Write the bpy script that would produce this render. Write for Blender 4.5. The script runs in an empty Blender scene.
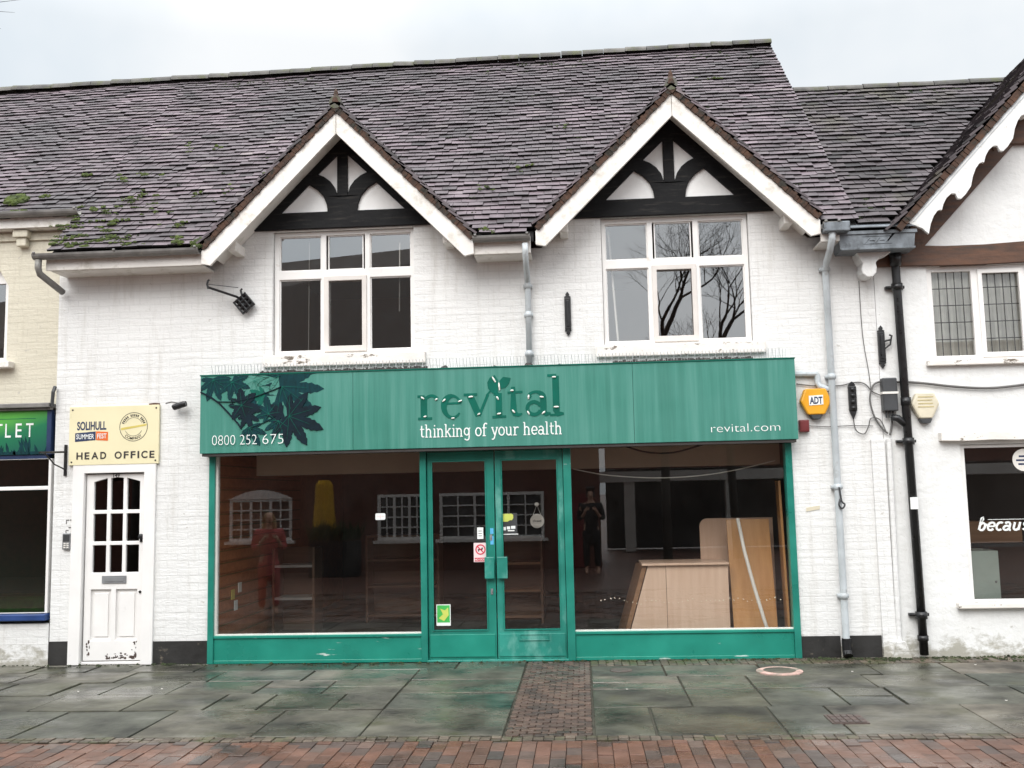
import bpy, bmesh, math, random
from mathutils import Vector, Matrix
from mathutils.geometry import tessellate_polygon
S = bpy.context.scene
C = S.collection
R = math.radians
PI = math.pi
rnd = random.Random(7)

# ------------------------------------------------------------------ camera
cam_d = bpy.data.cameras.new('camera')
cam = bpy.data.objects.new('camera', cam_d)
C.objects.link(cam)
ax = Vector((0.99730429, 0.07021531, -0.02130621))
ay = Vector((0.02880031, -0.10751, 0.99378677))
az = Vector((-0.06748841, 0.99172144, 0.10924241))
m = Matrix((ax, ay, -az)).transposed().to_4x4()
m.translation = Vector((0, -10.6, 1.72))
cam.matrix_world = m
cam_d.sensor_width = 36
cam_d.lens = 36 * 1000 / 1024
cam_d.clip_end = 3000
S.camera = cam

# ------------------------------------------------------------------ sky, sun, exposure
SUN_EL, SUN_AZ = 40, 195           # azimuth in degrees from +Y, clockwise
w = bpy.data.worlds.new('World')
S.world = w
w.use_nodes = True
nt = w.node_tree
nt.nodes.clear()
N = nt.nodes.new
Lk = nt.links.new
out = N('ShaderNodeOutputWorld')
bg = N('ShaderNodeBackground')
bg.inputs['Strength'].default_value = 0.1
sky = N('ShaderNodeTexSky')
sky.sky_type = 'NISHITA'
sky.sun_disc = False
sky.sun_elevation = R(SUN_EL)
sky.sun_rotation = R(SUN_AZ)
sky.air_density = 1.0
sky.dust_density = 4.0
hs = N('ShaderNodeHueSaturation')
hs.inputs['Saturation'].default_value = 0.25
tc = N('ShaderNodeTexCoord')
sep = N('ShaderNodeSeparateXYZ')
rp = N('ShaderNodeValToRGB')
rp.color_ramp.elements[0].position = 0.0
rp.color_ramp.elements[0].color = (0.335, 0.342, 0.348, 1)
rp.color_ramp.elements[1].position = 1.0
rp.color_ramp.elements[1].color = (1.2, 1.2, 1.2, 1)
e = rp.color_ramp.elements.new(0.42)
e.color = (0.362, 0.371, 0.378, 1)
mul = N('ShaderNodeVectorMath')
mul.operation = 'SCALE'
mul.inputs['Scale'].default_value = 22.0
cl = N('ShaderNodeTexNoise')
cl.inputs['Scale'].default_value = 2.2
cl.inputs['Detail'].default_value = 5
cl.inputs['Roughness'].default_value = 0.55
cr = N('ShaderNodeValToRGB')
cr.color_ramp.elements[0].position = 0.38
cr.color_ramp.elements[0].color = (0.79, 0.855, 0.91, 1)
cr.color_ramp.elements[1].position = 0.62
cr.color_ramp.elements[1].color = (1.04, 1.04, 1.04, 1)
mc = N('ShaderNodeMix')
mc.data_type = 'RGBA'
mc.blend_type = 'MULTIPLY'
mc.inputs['Factor'].default_value = 1.0
mx = N('ShaderNodeMix')
mx.data_type = 'RGBA'
mx.inputs['Factor'].default_value = 0.88
Lk(tc.outputs['Generated'], sep.inputs[0])
Lk(sep.outputs['Z'], rp.inputs['Fac'])
Lk(rp.outputs['Color'], mul.inputs[0])
Lk(tc.outputs['Generated'], cl.inputs['Vector'])
Lk(cl.outputs['Fac'], cr.inputs['Fac'])
side = N('ShaderNodeMath')              # the half of the sky where the hidden sun stands is brighter
side.operation = 'MULTIPLY_ADD'
side.inputs[1].default_value = -0.32
side.inputs[2].default_value = 1.18
ms = N('ShaderNodeVectorMath')
ms.operation = 'SCALE'
Lk(sep.outputs['Y'], side.inputs[0])
Lk(mul.outputs[0], ms.inputs[0])
Lk(side.outputs[0], ms.inputs['Scale'])
Lk(ms.outputs[0], mc.inputs['A'])
Lk(cr.outputs['Color'], mc.inputs['B'])
Lk(sky.outputs[0], hs.inputs['Color'])
Lk(hs.outputs[0], mx.inputs['A'])
Lk(mc.outputs['Result'], mx.inputs['B'])
Lk(mx.outputs['Result'], bg.inputs['Color'])
Lk(bg.outputs[0], out.inputs[0])

sl = bpy.data.lights.new('sun', 'SUN')
sl.energy = 1.5
sl.angle = R(40)
sl.color = (1.0, 0.97, 0.93)
so = bpy.data.objects.new('sun', sl)
C.objects.link(so)
sd = Vector((math.sin(R(SUN_AZ)) * math.cos(R(SUN_EL)), math.cos(R(SUN_AZ)) * math.cos(R(SUN_EL)), math.sin(R(SUN_EL))))
so.rotation_euler = sd.to_track_quat('Z', 'Y').to_euler()
S.view_settings.view_transform = 'Standard'
S.view_settings.look = 'None'
S.view_settings.gamma = 1
S.view_settings.exposure = 0.46

# ------------------------------------------------------------------ materials
def newmat(name):
    mt = bpy.data.materials.new(name)
    mt.use_nodes = True
    t = mt.node_tree
    return mt, t, t.nodes['Principled BSDF']

def nd(t, typ, **kw):
    n = t.nodes.new(typ)
    for k, v in kw.items():
        if k in n.inputs.keys():
            n.inputs[k].default_value = v
        else:
            setattr(n, k, v)
    return n

def ramp(t, stops):
    r_ = t.nodes.new('ShaderNodeValToRGB')
    el = r_.color_ramp.elements
    while len(el) < len(stops):
        el.new(0.5)
    for q, (p, c) in zip(el, stops):
        q.position = p
        q.color = (c[0], c[1], c[2], 1) if not isinstance(c, float) else (c, c, c, 1)
    return r_

def mixc(t, fac, a, b, mode='MIX'):
    n = t.nodes.new('ShaderNodeMix')
    n.data_type = 'RGBA'
    n.blend_type = mode
    for key, v in (('Factor', fac), ('A', a), ('B', b)):
        if hasattr(v, 'node'):
            t.links.new(v, n.inputs[key])
        elif key == 'Factor':
            n.inputs[key].default_value = v
        else:
            n.inputs[key].default_value = (v[0], v[1], v[2], 1)
    return n.outputs['Result']

def coords(t, scale=(1, 1, 1), swap=False):
    c = t.nodes.new('ShaderNodeTexCoord')
    if swap:      # X, Z on a wall become x, y of a texture
        s_ = t.nodes.new('ShaderNodeSeparateXYZ')
        k = t.nodes.new('ShaderNodeCombineXYZ')
        t.links.new(c.outputs['Object'], s_.inputs[0])
        t.links.new(s_.outputs['X'], k.inputs['X'])
        t.links.new(s_.outputs['Z'], k.inputs['Y'])
        t.links.new(s_.outputs['Y'], k.inputs['Z'])
        o_ = k.outputs[0]
    else:
        o_ = c.outputs['Object']
    mp = t.nodes.new('ShaderNodeMapping')
    mp.inputs['Scale'].default_value = scale
    t.links.new(o_, mp.inputs[0])
    return mp.outputs[0]

def noise(t, vec, scale, detail=4, rough=0.55):
    n = nd(t, 'ShaderNodeTexNoise', Scale=scale, Detail=detail, Roughness=rough)
    t.links.new(vec, n.inputs['Vector'])
    return n.outputs['Fac']

def bump(t, bsdf, h, dist=0.01, strength=0.5, prev=None):
    b = nd(t, 'ShaderNodeBump', Strength=strength, Distance=dist)
    t.links.new(h, b.inputs['Height'])
    if prev is not None:
        t.links.new(prev, b.inputs['Normal'])
    t.links.new(b.outputs[0], bsdf.inputs['Normal'])
    return b.outputs[0]

def plain(name, col, rough=0.55, var=0.25, scale=6.0, stretch=(1, 1, 1), bmp=0.0, bscale=40.0, dirt=None, dirt_at=(0.58, 0.7), dscale=3.0, dstretch=(1, 1, 1), metal=0.0, spec=0.5, alt=None):
    mt, t, b = newmat(name)
    v = coords(t, stretch)
    n = noise(t, v, scale)
    lo = tuple(c * (1 - var) for c in col)
    hi = alt if alt else tuple(min(1, c * (1 + var * 0.6)) for c in col)
    c = ramp(t, [(0.3, lo), (0.7, hi)])
    t.links.new(n, c.inputs['Fac'])
    o_ = c.outputs['Color']
    if dirt:
        d_ = noise(t, coords(t, dstretch), dscale, 8, 0.65)
        k = ramp(t, [(dirt_at[0], 0.0), (dirt_at[1], 1.0)])
        t.links.new(d_, k.inputs['Fac'])
        o_ = mixc(t, k.outputs['Color'], o_, dirt)
    t.links.new(o_, b.inputs['Base Color'])
    rr = ramp(t, [(0.3, max(0.02, rough - 0.1)), (0.7, min(1.0, rough + 0.1))])
    t.links.new(n, rr.inputs['Fac'])
    t.links.new(rr.outputs['Color'], b.inputs['Roughness'])
    b.inputs['Metallic'].default_value = metal
    b.inputs['Specular IOR Level'].default_value = spec
    if bmp:
        bump(t, b, noise(t, coords(t), bscale, 6), 0.01, bmp)
    return mt

def painted_brick(name, col, mortar, bw=0.235, bh=0.078, bumpd=0.012, grime=(0.42, 0.39, 0.34), plaster=False, stain=1.0):
    mt, t, b = newmat(name)
    v = coords(t, swap=True)
    wob = noise(t, v, 2.5, 2)
    add = t.nodes.new('ShaderNodeVectorMath')
    add.operation = 'MULTIPLY_ADD'
    add.inputs[1].default_value = (0.035, 0.03, 0)
    cw = t.nodes.new('ShaderNodeCombineXYZ')
    t.links.new(wob, cw.inputs['X'])
    t.links.new(wob, cw.inputs['Y'])
    t.links.new(cw.outputs[0], add.inputs[0])
    t.links.new(v, add.inputs[2])
    br = nd(t, 'ShaderNodeTexBrick', Scale=1.0)
    br.inputs['Mortar Size'].default_value = 0.010
    br.inputs['Mortar Smooth'].default_value = 0.7
    br.inputs['Brick Width'].default_value = bw
    br.inputs['Row Height'].default_value = bh
    br.inputs['Color1'].default_value = (1, 1, 1, 1)
    br.inputs['Color2'].default_value = (0.975, 0.975, 0.975, 1)
    br.inputs['Mortar'].default_value = (mortar, mortar, mortar, 1)
    t.links.new(add.outputs[0], br.inputs['Vector'])
    big = noise(t, v, 0.9, 6, 0.6)
    rc = ramp(t, [(0.3, tuple(c * 0.9 for c in col)), (0.65, col)])
    t.links.new(big, rc.inputs['Fac'])
    o_ = rc.outputs['Color']
    if not plaster:
        o_ = mixc(t, 1.0, o_, br.outputs['Color'], 'MULTIPLY')
    # run-down streaks
    st = noise(t, coords(t, (5, 5, 0.5)), 1.6, 8, 0.7)
    k = ramp(t, [(0.52, 0.0), (0.76, 0.75 * stain)])
    t.links.new(st, k.inputs['Fac'])
    o_ = mixc(t, k.outputs['Color'], o_, (col[0] * 0.70, col[1] * 0.68, col[2] * 0.64))
    # small chips where the paint is gone
    ch = noise(t, coords(t, (1, 1, 1.8)), 9.0, 9, 0.7)
    k2 = ramp(t, [(0.635, 0.0), (0.675, 0.7)])
    t.links.new(ch, k2.inputs['Fac'])
    o_ = mixc(t, k2.outputs['Color'], o_, grime)
    # splash zone over the pavement: mud thrown up by rain
    c2 = t.nodes.new('ShaderNodeTexCoord')
    s2 = t.nodes.new('ShaderNodeSeparateXYZ')
    t.links.new(c2.outputs['Object'], s2.inputs[0])
    z = nd(t, 'ShaderNodeMapRange')
    z.inputs['From Min'].default_value = 0.34
    z.inputs['From Max'].default_value = 0.0
    z.inputs['To Min'].default_value = 0.0
    z.inputs['To Max'].default_value = 0.33
    t.links.new(s2.outputs['Z'], z.inputs['Value'])
    ad = nd(t, 'ShaderNodeMath', operation='ADD')
    t.links.new(z.outputs[0], ad.inputs[0])
    t.links.new(noise(t, coords(t, (1, 1, 1.6)), 5.0, 9, 0.7), ad.inputs[1])
    k3 = ramp(t, [(0.66, 0.0), (0.80, 0.8)])
    t.links.new(ad.outputs[0], k3.inputs['Fac'])
    o_ = mixc(t, k3.outputs['Color'], o_, (0.30, 0.28, 0.22))
    t.links.new(o_, b.inputs['Base Color'])
    b.inputs['Roughness'].default_value = 0.6
    b.inputs['Specular IOR Level'].default_value = 0.3
    p = None
    if not plaster:
        p = bump(t, b, br.outputs['Color'], bumpd, 1.0)
    if not plaster:
        p = bump(t, b, noise(t, coords(t, (2.2, 2.2, 13)), 1.0, 6, 0.65), 0.02, 0.5, p)
    bump(t, b, noise(t, v, 28 if not plaster else 9, 7, 0.6), 0.008 if not plaster else 0.02, 0.6, p)
    return mt

def by_island(name, stops, rough=0.5, nscale=3.0, nvar=0.35, bmp=0.3, bscale=30, wet=None, stain=None):
    """every loose piece (tile, slab, brick) gets its own tone"""
    mt, t, b = newmat(name)
    g = t.nodes.new('ShaderNodeNewGeometry')
    c = ramp(t, stops)
    t.links.new(g.outputs['Random Per Island'], c.inputs['Fac'])
    v = coords(t)
    n = noise(t, v, nscale, 8, 0.62)
    r2 = ramp(t, [(0.3, 1 - nvar), (0.7, 1 + nvar * 0.5)])
    t.links.new(n, r2.inputs['Fac'])
    o_ = mixc(t, 1.0, c.outputs['Color'], r2.outputs['Color'], 'MULTIPLY')
    if stain:
        col, at, sc = stain
        k = ramp(t, [(at[0], 0.0), (at[1], 0.85)])
        t.links.new(noise(t, v, sc, 8, 0.65), k.inputs['Fac'])
        o_ = mixc(t, k.outputs['Color'], o_, col)
    t.links.new(o_, b.inputs['Base Color'])
    if wet:
        k = ramp(t, [(wet[0], wet[2]), (wet[1], wet[3])])
        t.links.new(noise(t, coords(t, (0.8, 1.2, 1)), wet[4], 5, 0.6), k.inputs['Fac'])
        t.links.new(k.outputs['Color'], b.inputs['Roughness'])
    else:
        b.inputs['Roughness'].default_value = rough
    if bmp:
        bump(t, b, noise(t, v, bscale, 7, 0.6), 0.006, bmp)
    return mt

def glass(name, gain, tint=(0.8, 0.83, 0.82), dust=0.0):
    mt = bpy.data.materials.new(name)
    mt.use_nodes = True
    t = mt.node_tree
    t.nodes.clear()
    o_ = t.nodes.new('ShaderNodeOutputMaterial')
    tr = nd(t, 'ShaderNodeBsdfTransparent')
    tr.inputs[0].default_value = (*tint, 1)
    gl = nd(t, 'ShaderNodeBsdfGlossy', Roughness=0.0)
    fr = nd(t, 'ShaderNodeFresnel', IOR=1.5)
    mu = nd(t, 'ShaderNodeMath', operation='MULTIPLY')
    mu.use_clamp = True
    mu.inputs[1].default_value = gain
    t.links.new(fr.outputs[0], mu.inputs[0])
    bp = nd(t, 'ShaderNodeBump', Strength=0.012, Distance=0.01)
    t.links.new(noise(t, coords(t), 1.4, 1), bp.inputs['Height'])
    t.links.new(bp.outputs[0], gl.inputs['Normal'])
    mxs = t.nodes.new('ShaderNodeMixShader')
    t.links.new(mu.outputs[0], mxs.inputs[0])
    t.links.new(tr.outputs[0], mxs.inputs[1])
    t.links.new(gl.outputs[0], mxs.inputs[2])
    last = mxs.outputs[0]
    if dust:
        df = nd(t, 'ShaderNodeBsdfDiffuse')
        df.inputs[0].default_value = (0.6, 0.58, 0.54, 1)
        k = ramp(t, [(0.45, dust * 0.2), (0.8, dust)])
        t.links.new(noise(t, coords(t, (1, 1, 0.6)), 2.5, 8, 0.7), k.inputs['Fac'])
        m2 = t.nodes.new('ShaderNodeMixShader')
        t.links.new(k.outputs['Color'], m2.inputs[0])
        t.links.new(last, m2.inputs[1])
        t.links.new(df.outputs[0], m2.inputs[2])
        last = m2.outputs[0]
    t.links.new(last, o_.inputs[0])
    return mt

def wood(name, a, b_, rough=0.4, axis='x', groove=0):
    mt, t, b = newmat(name)
    st = (0.7, 6, 9) if axis == 'x' else (9, 6, 0.7)
    n = noise(t, coords(t, st), 2.0, 7, 0.6)
    c = ramp(t, [(0.3, a), (0.7, b_)])
    t.links.new(n, c.inputs['Fac'])
    t.links.new(c.outputs['Color'], b.inputs['Base Color'])
    b.inputs['Roughness'].default_value = rough
    return mt

M = {}
M['white_brick'] = painted_brick('white_painted_brick', (0.79, 0.785, 0.77), 0.925, bumpd=0.011)
M['cream_brick'] = painted_brick('cream_painted_brick', (0.66, 0.615, 0.50), 0.93, bumpd=0.008)
M['white_stucco'] = painted_brick('white_stucco', (0.80, 0.80, 0.785), 0.9, plaster=True, stain=0.6)
M['infill'] = plain('white_limewash', (0.88, 0.88, 0.87), 0.7, 0.06, 3, bmp=0.3, bscale=12)
M['white_paint'] = plain('white_gloss_paint', (0.80, 0.765, 0.72), 0.4, 0.10, 3, dirt=(0.42, 0.38, 0.31), dirt_at=(0.53, 0.78), dscale=6, bmp=0.15)
M['pvc'] = plain('white_window_paint', (0.81, 0.79, 0.765), 0.35, 0.05, 3, dirt=(0.5, 0.44, 0.37), dirt_at=(0.66, 0.8), dscale=6)
M['casement_paint'] = plain('dulled_casement_paint', (0.68, 0.635, 0.595), 0.45, 0.08, 4)
M['door_paint'] = plain('white_door_paint', (0.83, 0.81, 0.79), 0.35, 0.05, 3, dirt=(0.5, 0.45, 0.38), dirt_at=(0.70, 0.8), dscale=7)
M['sill_paint'] = plain('flaking_sill_paint', (0.80, 0.76, 0.71), 0.6, 0.1, 3, dirt=(0.16, 0.13, 0.10), dirt_at=(0.585, 0.64), dscale=7, dstretch=(1, 1, 2), bmp=0.5, bscale=16)
M['black_timber'] = plain('black_timber', (0.008, 0.008, 0.009), 0.6, 0.4, 5, (1, 1, 6), bmp=0.5, bscale=9, spec=0.18, dirt=(0.040, 0.036, 0.032), dirt_at=(0.54, 0.72), dscale=3, dstretch=(1, 1, 9))
M['black_iron'] = plain('black_iron', (0.012, 0.012, 0.013), 0.35, 0.3, 20, bmp=0.15)
M['plinth'] = plain('black_plinth_paint', (0.020, 0.019, 0.018), 0.55, 0.4, 4, dirt=(0.20, 0.17, 0.13), dirt_at=(0.62, 0.72), dscale=5, bmp=0.4, bscale=15)
M['brown_timber'] = plain('brown_timber', (0.105, 0.048, 0.026), 0.6, 0.45, 3, (1, 1, 7), dirt=(0.05, 0.03, 0.02), dirt_at=(0.55, 0.7), dscale=2.5, dstretch=(1, 1, 6), bmp=0.5, bscale=14)
M['brown_slate'] = plain('brown_slate', (0.045, 0.034, 0.028), 0.8, 0.3, 3)
M['verge'] = plain('rusty_verge_mortar', (0.075, 0.040, 0.026), 0.9, 0.6, 9, dirt=(0.03, 0.026, 0.02), dirt_at=(0.5, 0.6), dscale=11, bmp=1.0, bscale=22)
M['lead'] = plain('lead_grey', (0.17, 0.19, 0.21), 0.45, 0.45, 5, (2, 2, 1), dirt=(0.05, 0.055, 0.06), dirt_at=(0.55, 0.68), dscale=7, bmp=0.2)
M['grey_pipe'] = plain('grey_pipe_paint', (0.52, 0.56, 0.58), 0.4, 0.18, 4, dirt=(0.26, 0.25, 0.23), dirt_at=(0.55, 0.75), dscale=5)
M['gutter'] = plain('gutter_grey', (0.20, 0.19, 0.18), 0.45, 0.35, 5, dirt=(0.26, 0.25, 0.22), dirt_at=(0.58, 0.7), dscale=6)
M['dark_under'] = plain('roof_felt', (0.012, 0.011, 0.011), 0.9, 0.2)
M['tile'] = by_island('roof_tile', [(0.0, (0.044, 0.036, 0.039)), (0.08, (0.110, 0.085, 0.094)), (0.6, (0.142, 0.106, 0.121)), (0.94, (0.172, 0.129, 0.146)), (1.0, (0.21, 0.175, 0.175))], 0.6, 2.2, 0.7, 0.4, 26, stain=((0.060, 0.053, 0.056), (0.42, 0.66), 0.6))
M['tile_dark'] = by_island('darker_roof_tile', [(0.0, (0.022, 0.019, 0.020)), (0.25, (0.064, 0.052, 0.056)), (1.0, (0.104, 0.084, 0.090))], 0.7, 2.2, 0.5, 0.4, 26, stain=((0.06, 0.055, 0.03), (0.56, 0.7), 1.2))
M['tile_edge'] = plain('shaded_mossy_tile_edge', (0.014, 0.0125, 0.012), 0.95, 0.5, 9, spec=0.1)  # near-black colour holds the shade under each course as well as algae
M['ridge'] = by_island('ridge_tile', [(0.0, (0.075, 0.070, 0.064)), (1.0, (0.135, 0.125, 0.112))], 0.7, 6, 0.5, 0.5, 24, stain=((0.07, 0.075, 0.03), (0.5, 0.62), 5))
M['moss'] = plain('moss_green', (0.045, 0.075, 0.012), 0.95, 0.7, 12, bmp=1.0, bscale=60, alt=(0.088, 0.118, 0.022))
M['moss_dark'] = plain('dark_moss', (0.030, 0.042, 0.014), 0.95, 0.7, 12, bmp=1.0, bscale=60)

def green_sign():
    mt, t, b = newmat('faded_green_sign_paint')
    st = noise(t, coords(t, (9, 9, 0.35)), 1.3, 8, 0.65)
    c = ramp(t, [(0.33, (0.018, 0.155, 0.112)), (0.5, (0.034, 0.200, 0.152)), (0.72, (0.080, 0.262, 0.212))])
    t.links.new(st, c.inputs['Fac'])
    fine = noise(t, coords(t, (34, 30, 0.5)), 1.0, 4, 0.7)
    k = ramp(t, [(0.56, 0.0), (0.78, 0.5)])
    t.links.new(fine, k.inputs['Fac'])
    o_ = mixc(t, k.outputs['Color'], c.outputs['Color'], (0.015, 0.11, 0.085))
    big = noise(t, coords(t, (0.6, 1, 1)), 1.0, 3)
    k2 = ramp(t, [(0.4, 0.0), (0.7, 0.35)])
    t.links.new(big, k2.inputs['Fac'])
    o_ = mixc(t, k2.outputs['Color'], o_, (0.095, 0.27, 0.23))
    t.links.new(o_, b.inputs['Base Color'])
    b.inputs['Roughness'].default_value = 0.45
    return mt
M['sign_green'] = green_sign()
M['shop_green'] = plain('green_shopfront_paint', (0.014, 0.205, 0.155), 0.35, 0.22, 3, dirt=(0.55, 0.60, 0.56), dirt_at=(0.70, 0.74), dscale=6, dstretch=(0.6, 1, 3))
M['riser_green'] = plain('green_riser_paint', (0.012, 0.225, 0.165), 0.32, 0.2, 2.2, dirt=(0.55, 0.62, 0.58), dirt_at=(0.655, 0.69), dscale=4.5, dstretch=(0.45, 1, 4))
M['worn_green'] = plain('worn_green_paint', (0.022, 0.235, 0.185), 0.4, 0.3, 3, dirt=(0.16, 0.40, 0.34), dirt_at=(0.50, 0.72), dscale=4, dstretch=(1.2, 1, 0.7))
M['ghost_green'] = plain('ghost_letter_green', (0.004, 0.115, 0.080), 0.7, 0.2, 4, spec=0.15)
M['leaf_teal'] = plain('leaf_print_teal', (0.005, 0.038, 0.045), 0.7, 0.4, 10, stretch=(4, 1, 1), spec=0.15)
M['leaf_navy'] = plain('leaf_print_navy', (0.006, 0.016, 0.024), 0.7, 0.4, 10, spec=0.15)
M['leaf_mid'] = plain('leaf_print_green', (0.008, 0.12, 0.085), 0.7, 0.3, 10, spec=0.15)
M['white_print'] = plain('white_lettering', (0.80, 0.82, 0.80), 0.4, 0.08)
M['off_white'] = plain('off_white_plastic', (0.74, 0.71, 0.66), 0.4, 0.08)
M['glue'] = plain('dried_glue', (0.80, 0.80, 0.74), 0.3, 0.15, 20)
M['glass_up'] = glass('upstairs_glass', 7.5, (0.97, 0.94, 0.90))
M['glass_shop'] = glass('shop_glass', 2.9, (0.96, 0.96, 0.94), 0.012)
M['glass_dark'] = glass('dark_glass', 2.4, (0.62, 0.66, 0.64))
M['cream_sign'] = plain('cream_sign_board', (0.78, 0.71, 0.47), 0.35, 0.05, 2)
M['navy'] = plain('navy_print', (0.015, 0.030, 0.085), 0.5, 0.1)
M['orange'] = plain('orange_print', (0.75, 0.14, 0.02), 0.5, 0.1)
M['charcoal'] = plain('charcoal_print', (0.035, 0.030, 0.028), 0.5, 0.1)
M['slat_trim'] = plain('dull_brass_trim', (0.20, 0.125, 0.04), 0.5, 0.2)
M['gold'] = plain('gold_print', (0.62, 0.50, 0.12), 0.5, 0.1)
M['yellow'] = plain('amber_alarm_plastic', (0.78, 0.36, 0.02), 0.35, 0.08)
M['cream_plastic'] = plain('yellowed_plastic', (0.66, 0.60, 0.46), 0.45, 0.12, 8)
M['red'] = plain('dark_red_plastic', (0.16, 0.022, 0.024), 0.4, 0.15)
M['red_print'] = plain('red_print', (0.62, 0.02, 0.06), 0.5, 0.08)
M['pink'] = plain('pale_pink_print', (0.80, 0.66, 0.66), 0.5, 0.08)
M['blue_sill'] = plain('blue_paint', (0.020, 0.055, 0.19), 0.4, 0.25, 4)
M['blue_frame'] = plain('dark_blue_paint', (0.012, 0.030, 0.090), 0.4, 0.25, 4)
M['grey_steel'] = plain('grey_steel', (0.30, 0.31, 0.32), 0.35, 0.15, metal=0.4)
M['dark_grey'] = plain('dark_grey_plastic', (0.045, 0.047, 0.05), 0.45, 0.2)
M['cable'] = plain('grey_cable', (0.12, 0.115, 0.11), 0.6, 0.3)
M['pale_green'] = plain('pale_green_board', (0.60, 0.72, 0.66), 0.45, 0.06)
M['leaf_green'] = plain('bright_green_print', (0.06, 0.46, 0.09), 0.45, 0.2, 9)
M['parcel_tan'] = plain('faded_print', (0.50, 0.42, 0.22), 0.5, 0.2)
M['lime'] = plain('lime_print', (0.55, 0.60, 0.12), 0.45, 0.1)
M['blue_print'] = plain('blue_sticker', (0.10, 0.42, 0.70), 0.45, 0.1)
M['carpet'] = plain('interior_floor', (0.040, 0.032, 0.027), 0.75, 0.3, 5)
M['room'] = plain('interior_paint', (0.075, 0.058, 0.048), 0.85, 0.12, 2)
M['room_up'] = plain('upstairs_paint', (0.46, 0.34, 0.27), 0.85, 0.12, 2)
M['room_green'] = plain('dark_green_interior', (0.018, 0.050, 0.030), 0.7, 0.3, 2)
M['grass_mat'] = plain('artificial_grass', (0.030, 0.085, 0.022), 0.9, 0.4, 14)
M['bulkhead'] = plain('bulkhead_paint', (0.42, 0.34, 0.27), 0.7, 0.1, 2)
M['ceiling'] = plain('ceiling_tile', (0.17, 0.14, 0.115), 0.8, 0.15, 3)
M['beech'] = wood('pale_beech_laminate', (0.64, 0.44, 0.325), (0.73, 0.535, 0.415), 0.35, 'z')
M['beech_dark'] = wood('brown_laminate', (0.20, 0.105, 0.055), (0.30, 0.165, 0.09), 0.4, 'x')
M['shelf_brown'] = wood('dark_brown_laminate', (0.11, 0.060, 0.034), (0.16, 0.090, 0.052), 0.5, 'x')
M['shelf_pale'] = plain('grey_shelf', (0.42, 0.41, 0.39), 0.5, 0.15)
M['orange_wood'] = wood('orange_wood_board', (0.46, 0.22, 0.075), (0.56, 0.30, 0.115), 0.35, 'z')
M['slat_wood'] = wood('slatwall_wood', (0.34, 0.12, 0.05), (0.48, 0.19, 0.08), 0.45, 'x')
M['opp_brick'] = by_island('red_brick', [(0, (0.14, 0.05, 0.035)), (1, (0.14, 0.05, 0.035))], 0.8, 8, 0.5, 0.4, 20)
M['bark'] = plain('wet_bark', (0.032, 0.027, 0.022), 0.8, 0.4, 12, bmp=0.6, bscale=20)
M['skin'] = plain('skin', (0.50, 0.30, 0.22), 0.5, 0.08)
M['coat_red'] = plain('red_coat_cloth', (0.46, 0.075, 0.085), 0.85, 0.2, 8, bmp=0.2)
M['cloth_black'] = plain('black_cloth', (0.010, 0.010, 0.012), 0.85, 0.2, 8, bmp=0.2)
M['denim'] = plain('grey_trouser_cloth', (0.07, 0.075, 0.085), 0.85, 0.2, 8)
M['hair_fair'] = plain('fair_hair', (0.42, 0.30, 0.16), 0.6, 0.3, 20, (6, 6, 1))
M['hair_dark'] = plain('dark_hair', (0.02, 0.015, 0.012), 0.6, 0.3, 20, (6, 6, 1))
M['parasol'] = plain('yellow_parasol_cloth', (0.62, 0.36, 0.02), 0.8, 0.2, 5)
M['plant_leaf'] = plain('dark_leaf', (0.03, 0.06, 0.015), 0.7, 0.5, 8)
M['concrete_white'] = plain('white_render', (0.60, 0.60, 0.57), 0.8, 0.1, 2)
M['slab'] = by_island('york_stone_slab', [(0.0, (0.056, 0.057, 0.043)), (0.35, (0.088, 0.087, 0.064)), (0.6, (0.108, 0.100, 0.077)), (0.8, (0.070, 0.077, 0.061)), (1.0, (0.140, 0.122, 0.096))], 0.3, 1.9, 0.9, 0.8, 16, wet=(0.40, 0.60, 0.13, 0.62, 0.9), stain=((0.055, 0.055, 0.026), (0.56, 0.70), 2.0))
M['slab'].node_tree.nodes['Principled BSDF'].inputs['Specular IOR Level'].default_value = 0.38
M['paver'] = by_island('red_brick_paver', [(0.0, (0.060, 0.048, 0.043)), (0.2, (0.092, 0.062, 0.050)), (0.40, (0.108, 0.058, 0.041)), (0.7, (0.132, 0.064, 0.042)), (0.9, (0.150, 0.076, 0.052)), (1.0, (0.115, 0.088, 0.073))], 0.4, 5, 0.4, 0.5, 30, wet=(0.4, 0.65, 0.22, 0.6, 1.5))
M['path_brick'] = by_island('worn_brown_brick', [(0.0, (0.045, 0.034, 0.028)), (0.5, (0.085, 0.054, 0.041)), (1.0, (0.12, 0.078, 0.058))], 0.5, 5, 0.4, 0.5, 30, wet=(0.4, 0.65, 0.3, 0.65, 2))
M['sett'] = by_island('small_sett', [(0.0, (0.055, 0.043, 0.030)), (0.5, (0.095, 0.073, 0.053)), (1.0, (0.14, 0.108, 0.08))], 0.5, 5, 0.4, 0.6, 30, wet=(0.4, 0.65, 0.3, 0.65, 2), stain=((0.06, 0.07, 0.025), (0.5, 0.62), 3))
M['joint'] = plain('joint_dirt', (0.045, 0.042, 0.028), 0.8, 0.5, 7, bmp=0.8, bscale=50)
M['rust_cover'] = plain('rusty_cover', (0.075, 0.050, 0.042), 0.45, 0.5, 14, bmp=0.5)
M['pink_stone'] = plain('pink_ring_paint', (0.55, 0.36, 0.31), 0.5, 0.4, 8, dirt=(0.22, 0.2, 0.16), dirt_at=(0.5, 0.65), dscale=6)
M['curtain'] = plain('net_curtain', (0.74, 0.74, 0.70), 0.9, 0.3, 3, (9, 1, 0.6))

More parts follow.
